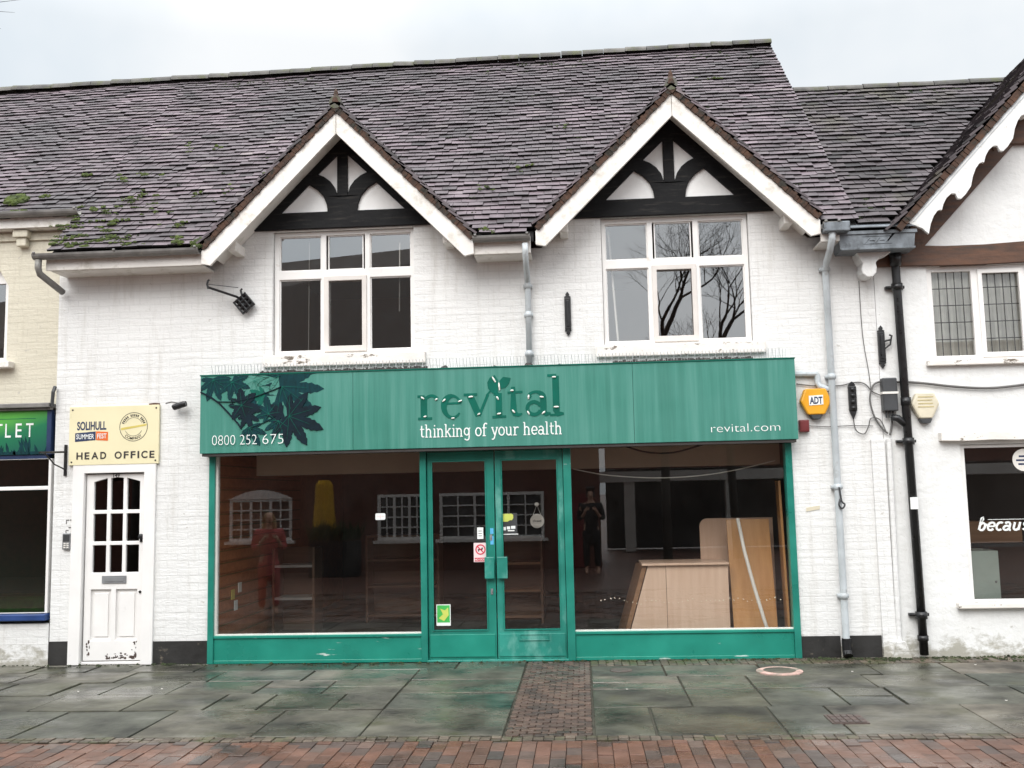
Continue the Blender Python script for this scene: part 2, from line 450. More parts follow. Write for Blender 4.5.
def ground_mat():
    mt, t, b = newmat('far_paving')
    br = nd(t, 'ShaderNodeTexBrick', Scale=1.0)
    br.inputs['Brick Width'].default_value = 0.2
    br.inputs['Row Height'].default_value = 0.1
    br.inputs['Mortar Size'].default_value = 0.006
    br.inputs['Color1'].default_value = (0.17, 0.07, 0.05, 1)
    br.inputs['Color2'].default_value = (0.09, 0.06, 0.05, 1)
    br.inputs['Mortar'].default_value = (0.04, 0.035, 0.03, 1)
    t.links.new(coords(t), br.inputs['Vector'])
    t.links.new(br.outputs['Color'], b.inputs['Base Color'])
    b.inputs['Roughness'].default_value = 0.4
    return mt
M['ground'] = ground_mat()

def outlet_mat():
    mt, t, b = newmat('green_outlet_print')
    c = t.nodes.new('ShaderNodeTexCoord')
    s_ = t.nodes.new('ShaderNodeSeparateXYZ')
    t.links.new(c.outputs['Object'], s_.inputs[0])
    mr = nd(t, 'ShaderNodeMapRange')
    mr.inputs['From Min'].default_value = 2.28
    mr.inputs['From Max'].default_value = 2.74
    t.links.new(s_.outputs['Z'], mr.inputs['Value'])
    mr2 = nd(t, 'ShaderNodeMapRange')
    mr2.inputs['From Min'].default_value = -5.78
    mr2.inputs['From Max'].default_value = -6.6
    t.links.new(s_.outputs['X'], mr2.inputs['Value'])
    ad = nd(t, 'ShaderNodeMath', operation='MULTIPLY_ADD')
    ad.inputs[1].default_value = 0.5
    t.links.new(mr2.outputs[0], ad.inputs[0])
    t.links.new(mr.outputs[0], ad.inputs[2])
    k = ramp(t, [(0.0, (0.004, 0.06, 0.06)), (0.55, (0.010, 0.16, 0.07)), (1.3 / 1.5, (0.10, 0.42, 0.06))])
    h = nd(t, 'ShaderNodeMath', operation='MULTIPLY')
    h.inputs[1].default_value = 0.75
    t.links.new(ad.outputs[0], h.inputs[0])
    t.links.new(h.outputs[0], k.inputs['Fac'])
    t.links.new(k.outputs['Color'], b.inputs['Base Color'])
    b.inputs['Roughness'].default_value = 0.35
    return mt
M['outlet'] = outlet_mat()

# ------------------------------------------------------------------ object helpers
LOC = {}      # world location of every parent, so that meshes can be written in world coordinates
def tag(o, label, cat, group=None):
    o['label'] = label
    o['category'] = cat
    if group:
        o['group'] = group
    return o

def thing(name, label, cat, loc=(0, 0, 0), group=None):
    o = bpy.data.objects.new(name, None)
    o.empty_display_size = 0.2
    C.objects.link(o)
    o.location = loc
    LOC[o] = Vector(loc)
    return tag(o, label, cat, group)

def parent_to(o, p):
    o.parent = p
    o.matrix_parent_inverse = Matrix.Translation(-LOC.get(p, Vector((0, 0, 0))))

class MB:
    def __init__(s):
        s.v = []
        s.f = []
    def add(s, vs, fs):
        k = len(s.v)
        s.v += [tuple(x) for x in vs]
        s.f += [tuple(k + i for i in f) for f in fs]
    def quad(s, a, b, c, d):
        s.add([a, b, c, d], [(0, 1, 2, 3)])
    def box(s, x0, x1, y0, y1, z0, z1):
        s.add([(x0, y0, z0), (x1, y0, z0), (x1, y1, z0), (x0, y1, z0), (x0, y0, z1), (x1, y0, z1), (x1, y1, z1), (x0, y1, z1)],
              [(0, 3, 2, 1), (4, 5, 6, 7), (0, 1, 5, 4), (1, 2, 6, 5), (2, 3, 7, 6), (3, 0, 4, 7)])
    def frame_box(s, o, u, v, n, du, dv, dn):
        o, u, v, n = Vector(o), Vector(u), Vector(v), Vector(n)
        P = [o + u * a + v * b + n * c for c in (0, dn) for (a, b) in ((0, 0), (du, 0), (du, dv), (0, dv))]
        s.add(P, [(0, 3, 2, 1), (4, 5, 6, 7), (0, 1, 5, 4), (1, 2, 6, 5), (2, 3, 7, 6), (3, 0, 4, 7)])
    def plate(s, outer, holes, y0, y1):
        """solid in the facade plane: outline and holes as (x, z), front at y0, back at y1"""
        loops = [outer] + list(holes)
        flat = [p for l in loops for p in l]
        tris = tessellate_polygon([[Vector((p[0], p[1], 0)) for p in l] for l in loops])
        n = len(flat)
        vs = [(p[0], y0, p[1]) for p in flat] + [(p[0], y1, p[1]) for p in flat]
        fs = []
        for a, b, c in tris:
            fs.append((a, b, c))
            fs.append((a + n, c + n, b + n))
        k = 0
        for l in loops:
            q = len(l)
            for i in range(q):
                a, b = k + i, k + (i + 1) % q
                fs.append((a, b, b + n, a + n))
            k += q
        s.add(vs, fs)
    def tube(s, pts, r, seg=10, cap=True):
        pts = [Vector(p) for p in pts]
        rs = r if isinstance(r, (list, tuple)) else [r] * len(pts)
        rings = []
        ref = None
        for i, p in enumerate(pts):
            d = (pts[min(i + 1, len(pts) - 1)] - pts[max(i - 1, 0)])
            if d.length < 1e-9:
                d = Vector((0, 0, 1))
            d.normalize()
            if ref is None:
                ref = d.orthogonal().normalized()
            ref = (ref - d * ref.dot(d))
            if ref.length < 1e-6:
                ref = d.orthogonal()
            ref.normalize()
            b = d.cross(ref)
            rings.append([p + (ref * math.cos(a) + b * math.sin(a)) * rs[i] for a in [2 * PI * j / seg for j in range(seg)]])
        vs = [q for rg in rings for q in rg]
        fs = []
        for i in range(len(rings) - 1):
            for j in range(seg):
                a, b = i * seg + j, i * seg + (j + 1) % seg
                fs.append((a, b, b + seg, a + seg))
        if cap:
            fs.append(tuple(range(seg))[::-1])
            fs.append(tuple((len(rings) - 1) * seg + j for j in range(seg)))
        s.add(vs, fs)
    def lathe(s, o, axis, prof, seg=24):
        o, axis = Vector(o), Vector(axis).normalized()
        s.tube([o + axis * h for h, r in prof], [max(r, 1e-4) for h, r in prof], seg)
    def ribbon(s, pts, wd, y0, y1):
        pts = [Vector((p[0], p[1])) for p in pts]
        ws = wd if isinstance(wd, (list, tuple)) else [wd] * len(pts)
        L_, R_ = [], []
        for i, p in enumerate(pts):
            d = pts[min(i + 1, len(pts) - 1)] - pts[max(i - 1, 0)]
            d = d.normalized() if d.length > 1e-9 else Vector((1, 0))
            nn = Vector((-d.y, d.x))
            L_.append(p + nn * ws[i] / 2)
            R_.append(p - nn * ws[i] / 2)
        n = len(pts)
        vs = [(p.x, y0, p.y) for p in L_ + R_] + [(p.x, y1, p.y) for p in L_ + R_]
        fs = []
        for i in range(n - 1):
            fs += [(i, i + 1, n + i + 1, n + i), (i, 2 * n + i, 2 * n + i + 1, i + 1), (n + i, n + i + 1, 3 * n + i + 1, 3 * n + i)]
        fs += [(0, n, 3 * n, 2 * n), (n - 1, 3 * n - 1, 4 * n - 1, 2 * n - 1)]
        s.add(vs, fs)
    def text(s, body, x, z, size, y, depth=0.003, align='LEFT', width=None, thin=0.0, arc=None, shear=0.0):
        cu = bpy.data.curves.new('t', 'FONT')
        cu.body = body
        cu.size = size
        cu.align_x = align
        cu.offset = thin
        cu.shear = shear
        ob = bpy.data.objects.new('t', cu)
        C.objects.link(ob)
        dg = bpy.context.evaluated_depsgraph_get()
        me = bpy.data.meshes.new_from_object(ob.evaluated_get(dg))
        vs = [v.co.copy() for v in me.vertices]
        fs = [tuple(p.vertices) for p in me.polygons]
        bpy.data.objects.remove(ob)
        bpy.data.meshes.remove(me)
        if width:
            xs = [v.x for v in vs]
            k = width / (max(xs) - min(xs))
            x_0 = min(xs) if align == 'LEFT' else 0
            for v in vs:
                v.x = (v.x - x_0) * k
        if arc:       # (centre x, centre z, radius, middle angle, clockwise)
            cx, cz, rr, mid, cw = arc
            xs = [v.x for v in vs]
            mm = (max(xs) + min(xs)) / 2
            P = []
            for v in vs:
                if cw:
                    a = mid - (v.x - mm) / rr
                    P.append((cx + math.cos(a) * (rr + v.y), y, cz + math.sin(a) * (rr + v.y)))
                else:
                    a = mid + (v.x - mm) / rr
                    P.append((cx + math.cos(a) * (rr - v.y), y, cz + math.sin(a) * (rr - v.y)))
        else:
            P = [(x + v.x, y, z + v.y) for v in vs]
        s.add(P, fs)
    def build(s, name, mat, parent=None, bev=0.0, smooth=False, kind=None):
        me = bpy.data.meshes.new(name)
        me.from_pydata(s.v, [], s.f)
        me.validate()
        bm = bmesh.new()
        bm.from_mesh(me)
        bmesh.ops.recalc_face_normals(bm, faces=bm.faces)
        bm.to_mesh(me)
        bm.free()
        me.materials.append(M[mat] if isinstance(mat, str) else mat)
        o = bpy.data.objects.new(name, me)
        C.objects.link(o)
        if parent is not None:
            parent_to(o, parent)
        if smooth:
            for p in me.polygons:
                p.use_smooth = True
        if bev:
            b = o.modifiers.new('bevel', 'BEVEL')
            b.width = bev
            b.segments = 2
            b.limit_method = 'ANGLE'
            b.angle_limit = R(40)
        if kind:
            o['kind'] = kind
        return o

def single(mb, name, mat, label, cat, origin, group=None, bev=0.0, smooth=False):
    """a thing that is one mesh; its origin is moved to its own place"""
    o = mb.build(name, mat, None, bev, smooth)
    O = Vector(origin)
    o.data.transform(Matrix.Translation(-O))
    o.location = O
    LOC[o] = O
    return tag(o, label, cat, group)

def rect(x0, x1, z0, z1):
    return [(x0, z0), (x1, z0), (x1, z1), (x0, z1)]
def A(cx, cy, rx, ry, a0, a1, n=10):
    return [(cx + rx * math.cos(R(a0 + (a1 - a0) * i / n)), cy + ry * math.sin(R(a0 + (a1 - a0) * i / n))) for i in range(n + 1)]
def pane(x0, x1, z0, z1, y, parent, mat='glass_shop', name='pane'):
    b = MB()
    b.quad((x0, y, z0), (x1, y, z0), (x1, y, z1), (x0, y, z1))
    return b.build(name, mat, parent)

# ------------------------------------------------------------------ a small slab-serif stroke font (x-height 1)
G = {
 't': (0.78, [[(0.30, 1.38), (0.30, 0.30)] + A(0.50, 0.28, 0.20, 0.24, 180, 310, 6), [(0.05, 0.95), (0.66, 0.95)]]),
 'h': (1.12, [[(0.2, 0), (0.2, 1.5)], A(0.49, 0.62, 0.29, 0.34, 180, 0, 10) + [(0.78, 0)], [(0.02, 0), (0.40, 0)], [(0.60, 0), (0.98, 0)], [(0.0, 1.48), (0.2, 1.48)]]),
 'i': (0.55, [[(0.25, 0), (0.25, 1)], [(0.03, 0), (0.48, 0)], [(0.05, 0.97), (0.25, 0.97)], [(0.25, 1.27), (0.25, 1.44)]]),
 'n': (1.12, [[(0.2, 0), (0.2, 1)], A(0.49, 0.62, 0.29, 0.34, 180, 0, 10) + [(0.78, 0)], [(0.02, 0), (0.40, 0)], [(0.60, 0), (0.98, 0)], [(0.0, 0.97), (0.2, 0.97)]]),
 'k': (1.05, [[(0.2, 0), (0.2, 1.5)], [(0.22, 0.42), (0.76, 0.97)], [(0.42, 0.60), (0.82, 0.02)], [(0.02, 0), (0.40, 0)], [(0.66, 0), (0.98, 0)], [(0.58, 0.97), (0.92, 0.97)], [(0.0, 1.48), (0.2, 1.48)]]),
 'g': (1.02, [A(0.43, 0.56, 0.33, 0.42, 0, 360, 16), [(0.78, 0.97), (0.78, -0.12)] + A(0.45, -0.14, 0.33, 0.32, 0, -150, 8), [(0.78, 0.97), (0.95, 0.97)]]),
 'o': (1.0, [A(0.48, 0.5, 0.38, 0.48, 0, 360, 18)]),
 'f': (0.72, [[(0.28, 0), (0.28, 1.15)] + A(0.53, 1.15, 0.25, 0.34, 180, 40, 8), [(0.05, 0.95), (0.64, 0.95)], [(0.08, 0), (0.52, 0)]]),
 'y': (0.98, [[(0.12, 0.97), (0.48, 0.05)], [(0.84, 0.97), (0.40, -0.30), (0.26, -0.44), (0.06, -0.44)], [(0.0, 0.97), (0.30, 0.97)], [(0.66, 0.97), (0.96, 0.97)]]),
 'u': (1.10, [[(0.2, 0.97), (0.2, 0.36)] + A(0.49, 0.36, 0.29, 0.34, 180, 360, 10), [(0.78, 0.97), (0.78, 0)], [(0.02, 0.97), (0.2, 0.97)], [(0.62, 0.97), (0.78, 0.97)], [(0.78, 0), (0.96, 0)]]),
 'r': (0.85, [[(0.25, 0), (0.25, 0.97)], A(0.58, 0.55, 0.33, 0.40, 170, 50, 8), [(0.03, 0), (0.52, 0)], [(0.03, 0.95), (0.25, 0.95)]]),
 'e': (0.95, [A(0.46, 0.5, 0.37, 0.47, 0, 320, 16), [(0.10, 0.5), (0.83, 0.5)]]),
 'a': (1.0, [A(0.43, 0.66, 0.30, 0.31, 150, 0, 8) + [(0.73, 0.12), (0.80, 0.02), (0.95, 0.02)], A(0.40, 0.28, 0.31, 0.26, 0, 360, 14)]),
 'l': (0.58, [[(0.27, 0), (0.27, 1.5)], [(0.05, 0), (0.50, 0)], [(0.05, 1.48), (0.27, 1.48)]]),
 'v': (1.0, [[(0.14, 0.97), (0.50, 0.0)], [(0.50, 0.0), (0.86, 0.97)], [(0.0, 0.97), (0.34, 0.97)], [(0.70, 0.97), (1.0, 0.97)]]),
 'b': (1.0, [[(0.18, 0.1), (0.18, 1.55), (0.30, 1.62), (0.36, 1.45), (0.26, 1.1)], A(0.47, 0.48, 0.30, 0.44, 150, -180, 16), [(0.76, 0.62), (0.98, 0.72)]]),
 'c': (0.82, [A(0.46, 0.5, 0.36, 0.47, 50, 310, 14)]),
 's': (0.85, [A(0.42, 0.73, 0.26, 0.22, 30, 270, 8) + A(0.42, 0.27, 0.28, 0.24, 90, -160, 8)]),
}
def stroke_text(mb, body, x, z, h, width, wt, y, depth, shear=0.0, noserif=False):
    tot = sum(G[c][0] if c != ' ' else 0.6 for c in body)
    k = width / tot
    cx = 0
    j = 0
    for ch in body:
        if ch == ' ':
            cx += 0.6
            continue
        adv, st = G[ch]
        for i, line in enumerate(st):
            if noserif and len(line) == 2 and abs(line[0][1] - line[1][1]) < 1e-6 and ch not in 'tfe':
                continue
            serif = len(line) == 2 and abs(line[0][1] - line[1][1]) < 1e-6
            pts = [(x + (cx + p[0]) * k + p[1] * h * shear, z + p[1] * h) for p in line]
            mb.ribbon(pts, wt * (0.75 if serif else 1.0), y - 0.0004 * (j % 5), y + depth)
            j += 1
        cx += adv

# ------------------------------------------------------------------ roof geometry
SL = 0.948                                  # rise of the main roof
def zmain(y): return 4.42 + SL * (y + 0.35)
ang = math.atan(SL)
GAB = [(-2.525, 5.95, 1.02), (1.045, 5.975, 0.985)]   # centre, top of tiles at the apex, slope
def zg(x): return max(a - s_ * abs(x - c) for c, a, s_ in GAB)
RX, RZ, RS = 3.18, 4.31, 1.068              # right-hand gable: foot of its verge
RAX = 5.72
def zr(x): return RZ + RS * ((x - RX) if x < RAX else (2 * RAX - RX - x))

def tiles(mb, O, u, v, n, U, V, wd=0.168, g=0.108, keep=None, th=0.023, step=0.0185, sag=None, seed=1):
    q = random.Random(seed)
    O, u, v, n = Vector(O), Vector(u).normalized(), Vector(v).normalized(), Vector(n).normalized()
    rows = int(V / g)
    for j in range(rows + 1):
        cols = int(U / wd) + 2
        off = (j % 2) * wd / 2 + q.uniform(-0.01, 0.01)
        rowlift = q.uniform(-0.003, 0.003)
        for i in range(-1, cols):
            a = i * wd + off
            a0, a1 = max(0, a + 0.002), min(U, a + wd - 0.003)
            if a1 - a0 < 0.03:
                continue
            b0 = j * g + q.uniform(-0.004, 0.004) + 0.008 * math.sin(i * 0.11 + j)
            if q.random() < 0.012:
                b0 -= q.uniform(0.02, 0.05)
            b1 = min(b0 + g * 1.55, V + 0.03)
            c = O + u * (a0 + a1) / 2 + v * (b0 + g * 0.4)
            if keep and not keep(c):
                continue
            tl = 0.046 + rowlift + q.uniform(-0.005, 0.007)
            k = q.uniform(-0.003, 0.003)
            s0 = sag(O + u * a0 + v * b0) if sag else 0
            z3 = Vector((0, 0, s0))
            hd_ = tl - th - 1.55 * step
            P = [O + u * a0 + v * b0 + n * (tl - th + k), O + u * a1 + v * b0 + n * (tl - th - k),
                 O + u * a1 + v * b1 + n * (hd_ - k), O + u * a0 + v * b1 + n * (hd_ + k)]
            P = [p + z3 for p in P]
            P += [p + n * th for p in P]
            mb.add(P, [(4, 5, 6, 7), (0, 1, 5, 4), (1, 2, 6, 5), (3, 0, 4, 7), (0, 3, 2, 1)])

def shade_soil_edges(o):
    """paint tails and undersides dark: shadow lines between courses, plus algae"""
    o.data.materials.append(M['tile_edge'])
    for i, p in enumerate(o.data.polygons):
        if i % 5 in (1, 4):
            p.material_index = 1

def moss(mb, c, u, v, n, ru, rv, h, k, q):
    """a cushion of little tufts"""
    c, u, v, n = Vector(c), Vector(u), Vector(v), Vector(n)
    for i in range(k):
        a, r_ = q.uniform(0, 2 * PI), math.sqrt(q.random())
        p = c + u * math.cos(a) * r_ * ru + v * math.sin(a) * r_ * rv
        s_ = q.uniform(0.5, 1.2) * h * (1.15 - 0.6 * r_)
        ring = []
        for t_ in range(6):
            b = 2 * PI * t_ / 6 + q.uniform(-.3, .3)
            ring.append(p + (u * math.cos(b) + v * math.sin(b)) * s_ * q.uniform(0.8, 1.4))
        mid = [p + (x - p) * 0.75 + n * s_ * q.uniform(0.5, 0.9) for x in ring]
        top = p + n * s_ * q.uniform(0.9, 1.3)
        vs = ring + mid + [top]
        fs = [(t_, (t_ + 1) % 6, 6 + (t_ + 1) % 6, 6 + t_) for t_ in range(6)] + [(6 + t_, 6 + (t_ + 1) % 6, 12) for t_ in range(6)]
        mb.add(vs, fs)

# ================================================================== GROUND
b = MB()
b.quad((-600, -700, -0.03), (600, -700, -0.03), (600, 500, -0.03), (-600, 500, -0.03))
o = b.build('ground', 'ground')
o['kind'] = 'structure'
b = MB()
b.box(-9.5, 9.5, -3.36, 0.02, -0.028, -0.014)
o = b.build('pavement_bed', 'joint')
o['kind'] = 'structure'

def slab_rows(mb, x_from, x_to, rows, q):
    for (y1, y0) in rows:
        x = x_from + q.uniform(0, 0.5) * (1 if x_to > x_from else -1)
        step = 1 if x_to > x_from else -1
        last = x_from
        while (x_to - last) * step > 0.05:
            ln = q.choice([0.45, 0.62, 0.8, 0.92, 1.05, 0.7])
            nx = last + ln * step
            if (x_to - nx) * step < 0.3:
                nx = x_to
            a, c = min(last, nx), max(last, nx)
            parts = [(y1, y0)]
            if q.random() < 0.22 and abs(y0 - y1) > 0.6:
                mid = (y0 + y1) / 2
                parts = [(y1, mid), (mid, y0)]
            for (p1, p0) in parts:
                t0, t1, t2 = (q.uniform(-0.004, 0.004) for _ in range(3))
                g_ = 0.006 + q.random() * 0.006
                X0, X1, Y0, Y1 = a + g_, c - g_, p0 + g_, p1 - g_
                top = [(X0, Y0, t0), (X1, Y0, t1), (X1, Y1, t1 + t2), (X0, Y1, t0 + t2)]
                bot = [(p_[0], p_[1], -0.02) for p_ in top]
                mb.add(bot + top, [(4, 5, 6, 7), (0, 1, 5, 4), (1, 2, 6, 5), (2, 3, 7, 6), (3, 0, 4, 7)])
            last = nx
sq = random.Random(21)
b = MB()
slab_rows(b, -0.62, -9.4, [(-0.04, -0.46), (-0.46, -1.02), (-1.02, -1.64), (-1.64, -2.30), (-2.30, -3.23)], sq)
slab_rows(b, 0.03, 9.4, [(-0.36, -0.95), (-0.95, -1.55), (-1.55, -2.28), (-2.28, -3.23)], sq)
o = b.build('pavement', 'slab', bev=0.006)
o['kind'] = 'structure'

def brick_field(mb, x0, x1, y0, y1, bw, bl, q, along='y', top=0.0, gap=0.005, bond=0.5):
    """bricks bw wide and bl long, laid side by side with staggered ends"""
    n = int((x1 - x0) / bw)
    for i in range(n):
        X0 = x0 + i * bw + gap / 2
        X1 = x0 + (i + 1) * bw - gap / 2
        yy = y0 - ((i % 2) * bl * bond)
        while yy < y1:
            a, c = max(y0, yy + gap / 2), min(y1, yy + bl - gap / 2)
            if c - a > 0.02:
                z = top + q.uniform(-0.004, 0.004)
                s1, s2 = q.uniform(-.0025, .0025), q.uniform(-.0025, .0025)
                if along == 'y':
                    P = [(X0, a, z), (X1, a, z + s1), (X1, c, z + s1 + s2), (X0, c, z + s2)]
                else:
                    P = [(a, X0, z), (c, X0, z + s1), (c, X1, z + s1 + s2), (a, X1, z + s2)]
                B = [(p[0], p[1], top - 0.024) for p in P]
                mb.add(B + P, [(4, 5, 6, 7), (0, 1, 5, 4), (1, 2, 6, 5), (2, 3, 7, 6), (3, 0, 4, 7)])
            yy += bl
b = MB()
brick_field(b, -9.0, 9.0, -7.6, -3.37, 0.104, 0.208, sq, top=-0.004, bond=0.5, gap=0.004)
o = b.build('brick_road', 'paver', bev=0.003)
o['kind'] = 'structure'
b = MB()
brick_field(b, -3.23, -0.06, -0.61, 0.02, 0.066, 0.105, sq, along='x', top=0.001, gap=0.010)
o = b.build('brick_path', 'path_brick', bev=0.004)
o['kind'] = 'structure'
b = MB()
brick_field(b, -9.4, 9.4, -3.36, -3.235, 0.075, 0.062, sq, top=0.0, bond=0)
brick_field(b, 0.03, 9.4, -0.355, -0.03, 0.078, 0.158, sq, top=0.002)
o = b.build('edging_path', 'sett', bev=0.004)
o['kind'] = 'structure'

# ================================================================== MAIN BUILDING
main = thing('shop_building', 'white painted brick shop with two black timbered gables and a purple tiled roof', 'building', (-1.3, 0, 0))
# wall with all openings
out_ = [(-5.76, -0.02), (3.12, -0.02), (3.12, 4.36)]
for c, a, s_ in reversed(GAB):
    hh = a - 0.22
    dx = (hh - 4.36) / s_
    out_ += [(c + dx, 4.36), (c, hh), (c - dx, 4.36)]
out_ += [(-5.76, 4.36)]
W1 = (-3.335, -1.765, 3.265, 4.655)
W2 = (0.275, 1.845, 3.265, 4.665)
DR = (-5.525, -4.625, -0.01, 2.12)
SF = (-4.012, 2.175, -0.01, 2.30)
b = MB()
b.plate(out_, [rect(*W1), rect(*W2), rect(*DR), rect(*SF)], 0.0, 0.24)
b.box(2.985, 3.118, -0.035, 0.0, -0.02, 2.2)            # shallow pier at the joint with the next shop
wall = b.build('wall', 'white_brick', main)
# soldier course and ledge above the sign
for sx0, sx1 in ((-3.44, -1.60), (0.13, 1.98)):
    pass

# roof
rf = MB()
V_ = 3.85 / math.cos(ang)
uu, vv, nn_ = (1, 0, 0), (0, math.cos(ang), math.sin(ang)), (0, -math.sin(ang), math.cos(ang))
def sagf(p): return 0.0125 * (p.x - 2.9) * max(0, (p.y + 0.35) / 3.85) + 0.012 * math.sin(p.x * 1.7) * max(0, min(1, (p.y + .35)))
def keep_main(p):
    if p.x < -5.86:
        return False
    return zg(p.x) - 0.03 < p.z
tiles(rf, (-5.71, -0.35, 4.42), uu, vv, nn_, 8.61, V_, keep=lambda p: zg(p.x) - 0.03 < p.z and p.x > -5.69, sag=sagf, seed=3)
roof = rf.build('roof', 'tile', main)
shade_soil_edges(roof)
un = MB()
for (c0, c1, yb) in ((-5.69, 2.88, 0.02),):
    P = [(c0, yb, zmain(yb) - 0.03), (c1, yb, zmain(yb) - 0.03), (c1, 3.5, zmain(3.5) - 0.03), (c0, 3.5, zmain(3.5) - 0.14)]
    un.add(P + [(p[0], p[1], p[2] - 0.08) for p in P], [(0, 1, 2, 3), (4, 7, 6, 5), (0, 4, 5, 1), (1, 5, 6, 2), (2, 6, 7, 3), (3, 7, 4, 0)])
for (c0, c1) in ((-5.69, -4.0), (-1.06, -0.44), (2.52, 2.88)):       # eaves sprockets outside the gables
    P = [(c0, -0.34, zmain(-0.34) - 0.03), (c1, -0.34, zmain(-0.34) - 0.03), (c1, 0.03, zmain(0.03) - 0.03), (c0, 0.03, zmain(0.03) - 0.03)]
    un.add(P + [(p[0], p[1], p[2] - 0.05) for p in P], [(0, 1, 2, 3), (4, 7, 6, 5), (0, 4, 5, 1), (1, 5, 6, 2), (2, 6, 7, 3), (3, 7, 4, 0)])
P = [(-5.69, 3.5, 8.02), (2.88, 3.5, 8.04), (2.88, 8.0, 4.0), (-5.69, 8.0, 4.0)]
un.add(P, [(0, 1, 2, 3)])
un.add([(2.875, 0.1, 4.3), (2.875, 3.5, 7.95), (2.875, 7.9, 3.9)], [(0, 1, 2)])
un.build('roof_underlay', 'dark_under', roof)
def ridge(mb, x0, x1, y, z, step=0.31, r_=0.090, slope=0.0125, q=rnd):
    x = x0
    while x < x1 - 0.05:
        dz = slope * (x - 2.9)
        d1, d2 = q.uniform(-.006, .006), q.uniform(-.006, .006)
        xe = min(x + step - 0.008, x1)
        vs, fs = [], []
        for k, (X, dd) in enumerate(((x, d1), (xe, d2))):
            for i in range(9):
                a = PI * i / 8
                rr = r_ * (1.05 if k == 0 else 1.0)
                vs.append((X, y - math.cos(a) * rr, z + dz + dd - 0.05 + math.sin(a) * rr))
        for i in range(8):
            fs.append((i, i + 1, 9 + i + 1, 9 + i))
        fs += [tuple(range(9)), tuple(range(9, 18))]
        mb.add(vs, fs)
        x += step
b = MB()
ridge(b, -5.71, 2.9, 3.5, 8.155)
b.build('ridge_tiles', 'ridge', roof)
# moss on the lower courses
q = random.Random(5)
b = MB()
for (mx_, my_, ru, rv, h, k) in [(-5.5, -0.22, .16, .04, .022, 50), (-5.25, -0.18, .26, .05, .022, 70), (-4.85, -0.30, .10, .03, .02, 26), (-4.22, -0.33, .17, .06, .040, 90), (-4.35, -0.05, .1, .03, .02, 24),
        (-5.30, 0.25, .22, .04, .02, 50), (-5.35, 0.08, .28, .04, .02, 60), (-5.0, 0.5, .10, .05, .022, 36), (-4.9, 1.5, .08, .04, .02, 20), (-4.55, 1.45, .08, .03, .018, 18), (-5.55, 0.02, .10, .04, .022, 40),
        (-5.5, 0.9, .10, .04, .022, 36), (-5.25, 0.95, .14, .03, .02, 30), (-0.95, -0.31, .09, .04, .02, 30), (-1.05, 0.35, .08, .03, .02, 20), (-3.6, 0.85, .05, .03, .02, 12), (-0.6, 0.75, .07, .03, .02, 16), (-0.1, 1.6, .05, .03, .02, 14), (1.9, 2.6, .06, .03, .02, 12), (-4.1, 0.6, .05, .03, .02, 12), (-5.42, -0.30, .2, .03, .024, 60), (-5.1, -0.05, .2, .04, .022, 50), (-4.75, 0.2, .1, .03, .02, 24), (-5.2, 0.42, .18, .04, .022, 44), (-4.95, -0.22, .16, .03, .02, 36), (-5.55, 0.28, .1, .05, .022, 36), (-4.45, 0.5, .06, .03, .02, 16)]:
    p = Vector((mx_, my_, zmain(my_) + 0.055))
    for j_ in range(5):      # cushions creep along the tile edges
        p_ = p + Vector((q.gauss(0, ru * 0.9), 0, 0)) + Vector(vv) * q.gauss(0, rv * 1.6)
        moss(b, p_, uu, vv, nn_, ru * q.uniform(0.25, 0.6), rv * q.uniform(0.3, 0.7), h * q.uniform(0.5, 1.0), int(k * 0.28) + 2, q)
b.build('moss', 'moss', roof, kind='stuff')
b = MB()
for i in range(110):
    x_ = q.uniform(-5.9, 2.8)
    y_ = 3.35 - abs(q.gauss(0, 0.12))
    moss(b, (x_, y_, zmain(y_) + 0.05 + 0.0125 * (x_ - 2.9)), uu, vv, nn_, q.uniform(.02, .07), .025, .013, 5, q)
for i in range(70):
    x_, y_ = q.uniform(-5.8, 2.6), abs(q.gauss(0, 1.2)) - 0.25
    if y_ < 3.3 and zmain(y_) > zg(x_):
        moss(b, (x_, y_, zmain(y_) + 0.05 + 0.0125 * (x_ - 2.9) * (y_ + .35) / 3.85), uu, vv, nn_, q.uniform(.02, .06), .02, .012, 4, q)
b.build('moss', 'moss_dark', roof, kind='stuff')

